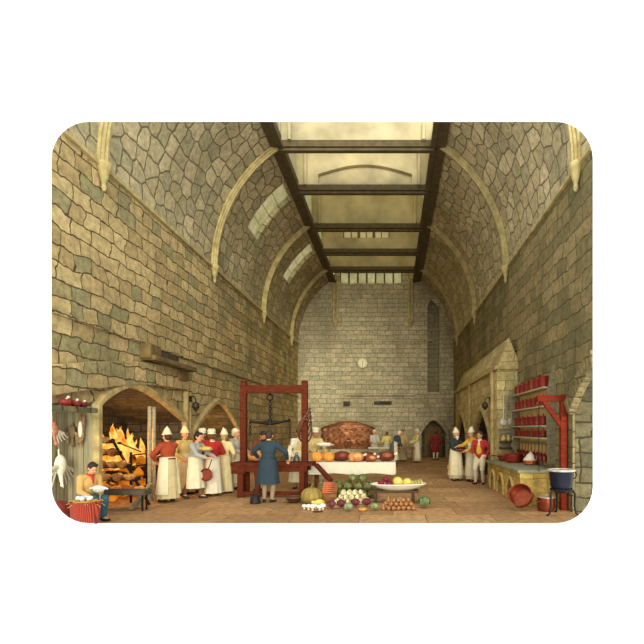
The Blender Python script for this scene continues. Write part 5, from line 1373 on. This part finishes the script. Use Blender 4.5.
    # wall lamps
    for nm, lb, loc, sx in (('wall_lamp', 'dark iron wall lamp between the two pointed chimney arches', (2.93, 14.55, 2.36), -1), ('wall_lamp', 'small dark wall lamp between the two left hearths', (XL + .12, 13.12, 2.28), 1)):
        t = thing(nm, lb, 'lamp', loc)
        bm = new(); tube(bm, [(-sx * .0, 0, .25), (sx * .08, 0, .3), (sx * .14, 0, .22), (sx * .14, 0, .14)], .016, 7); box(bm, (-sx * .005, 0, .22), (.03, .1, .16)); obj('bracket', bm, M_IRON, t)
        bm = new(); lathe(bm, [(.03, .14), (.085, .1), (.1, 0), (.06, -.06), (.03, -.1), (.0001, -.12)], 14, Mx.Translation((sx * .14, 0, 0))); obj('lantern', bm, M((58, 48, 34), .5, .3), t)
    # bowl, key ring basket of the three by the chimney
    t = thing('bowl', 'small dark red bowl held by the bearded cook', 'bowl', at(459.6, 15.27, .96)); 
    bm = new(); lathe(bm, [(.05, 0), (.07, .01), (.11, .07), (.115, .08), (.1, .075), (.05, .02), (.0001, .018)], 20); obj('body', bm, M((132, 50, 40), .5), t)
    bm = new(); ringtube(bm, (0, 0, .078), .11, .008); obj('rim', bm, M((160, 76, 56), .5), t)
    bm = new(); ringtube(bm, (0, 0, 0), .075, .014, Mx.Rotation(pi / 2, 3, 'X')); ringtube(bm, (.0, 0, -.02), .05, .01, Mx.Rotation(pi / 2, 3, 'X'))
    o = obj('brass_ring', bm, M((206, 160, 60), .4, .5)); o.location = at(449.8, 15.5, .45); tag(o, 'yellow brass ring hanging low beside the bearded cook', 'ring')


def far_end():
    # clock
    c = V(((362.5 - VX) / F * (YB - .05), YB - .05, zof(363, YB - .05)))
    t = thing('clock', 'round pale wall clock high on the far wall', 'clock', c)
    rot = Mx.Rotation(R(90), 4, 'X')
    bm = new(); lathe(bm, [(.31, -.045), (.33, -.02), (.33, .04), (.29, .055), (.27, .04), (.0001, .04)], 36, rot); obj('case', bm, M((176, 160, 106), .6), t)
    bm = new(); lathe(bm, [(.272, .041), (.272, .047), (.0001, .047)], 36, rot); f = obj('dial', bm, M((232, 224, 180), .6, 0, .05), t)
    bm = new()
    for k in range(12):
        a = R(30 * k); box(bm, (.225 * sin(a), -.052, .225 * cos(a)), (.016, .006, .05), Mx.Rotation(a, 3, 'Y'))
    obj('hour_marks', bm, M_IRON, f)
    for nm, a, l, w in (('hour_hand', 15, .13, .022), ('minute_hand', 178, .2, .016)):
        a = R(a); bm = new(); box(bm, (l / 2 * sin(a), -.058, l / 2 * cos(a)), (w, .006, l), Mx.Rotation(a, 3, 'Y')); obj(nm, bm, M_IRON, f)
    # far work table
    t = thing('work_table', 'narrow brown table among the cooks before far wall', 'table', at(405.5, 24.0))
    bm = new(); box(bm, (-.05, 0, .76), (1.0, .6, .1), None, .01); obj('table_top', bm, W_BR, t)
    for x in (-.42, .35):
        for y in (-.22, .22):
            bm = new(); box(bm, (x, y, .355), (.08, .08, .71)); obj('leg', bm, W_BR, t)
    t = thing('counter', 'pale counter in front of cooks by the far hearth', 'counter', at(380.5, 24.0))
    bm = new(); box(bm, (0, 0, .76), (1.2, .5, .06), None, .01); obj('counter_top', bm, M((206, 196, 158), .8), t)
    bm = new(); box(bm, (0, .02, .365), (1.1, .4, .73)); obj('counter_base', bm, W_GREY, t)
    # pie handed over, copper pan in hand
    t = thing('pie', 'yellow pie on a round dish passed between the cooks', 'pie', at(205.9, 11.5, 1.15))
    bm = new(); lathe(bm, [(.0001, 0), (.1, 0), (.17, .03), (.175, .04), (.1, .015), (.0001, .012)], 24); obj('dish', bm, M((206, 196, 166), .4), t)
    bm = new(); lathe(bm, [(.11, .014), (.145, .05), (.13, .085), (.08, .105), (.0001, .115)], 30, None, 1, 1, .04, 10); obj('crust', bm, M((214, 174, 66), .6, 0, .25, 14), t)
    t = thing('copper_pan', 'dark copper frying pan hanging from hand of the woman in red', 'pan', at(206.8, 11.5, .58))
    bm = new(); lathe(bm, [(.0001, 0), (.12, 0), (.15, .045), (.155, .045), (.122, -.01), (.0001, -.012)], 24, Mx.Rotation(R(90), 4, 'X')); obj('bowl', bm, M((132, 58, 40), .45, .4), t)
    bm = new(); tube(bm, [(.04, -.01, .14), (.08, -.005, .24), (.12, 0, .36)], .012, 7); obj('handle', bm, M_IRON, t)

hearth_things(); game_corner(); weighing(); feast(); vegetables(); right_side(); far_end()

cut_things([o for o in bpy.data.objects if o.parent is None and o.type in ('EMPTY', 'MESH') and o.name.split('.')[0] in ('tub', 'basket', 'egg', 'hanging_bird', 'tripod', 'cauldron')])
WORLD, SUN, SUNDIR, FIRE = 1.45, 2.6, (-.16, 1, -.16), 70

# ------------------------------------------------------------------ camera, light
cam = bpy.data.cameras.new('camera'); co = bpy.data.objects.new('camera', cam); COL.objects.link(co)
co.location = EYE; co.rotation_euler = (pi / 2, 0, 0)
cam.sensor_width = 36; cam.lens = F / 644 * 36
cam.shift_x = -(VX - 322) / 644; cam.shift_y = (VY - 322) / 644
cam.clip_end = 200
scene.camera = co

w = bpy.data.worlds.new('daylight'); scene.world = w; w.use_nodes = True
bg = w.node_tree.nodes['Background']; bg.inputs[0].default_value = (1, 1, 1, 1); bg.inputs[1].default_value = WORLD
sun = bpy.data.lights.new('sun', 'SUN'); sun.energy = SUN; sun.angle = R(25); sun.color = (1, .95, .82)
so = bpy.data.objects.new('sun', sun); COL.objects.link(so)
so.rotation_euler = V(SUNDIR).to_track_quat('-Z', 'Y').to_euler()
for nm, loc, e, c, sz in (('hearth_fire_light', (XL - .5, 11.2, 1.3), FIRE, (1, .5, .15), .3), ('second_hearth_light', (XL - .7, 16.2, 1.2), FIRE * 1.3, (1, .6, .22), .3), ('back_hearth_light', (-2.6, YB + .35, 1.3), FIRE * .6, (1, .72, .46), .3)):
    l = bpy.data.lights.new(nm, 'POINT'); l.energy = e; l.color = c; l.shadow_soft_size = sz
    o = bpy.data.objects.new(nm, l); COL.objects.link(o); o.location = loc
vs = scene.view_settings
scene.display_settings.display_device = 'sRGB'
vs.view_transform = 'Standard'; vs.look = 'None'; vs.exposure = 0; vs.gamma = 1; vs.use_curve_mapping = False
scene.cycles.max_bounces = 8; scene.cycles.diffuse_bounces = 5
scene.cycles.use_denoising = True
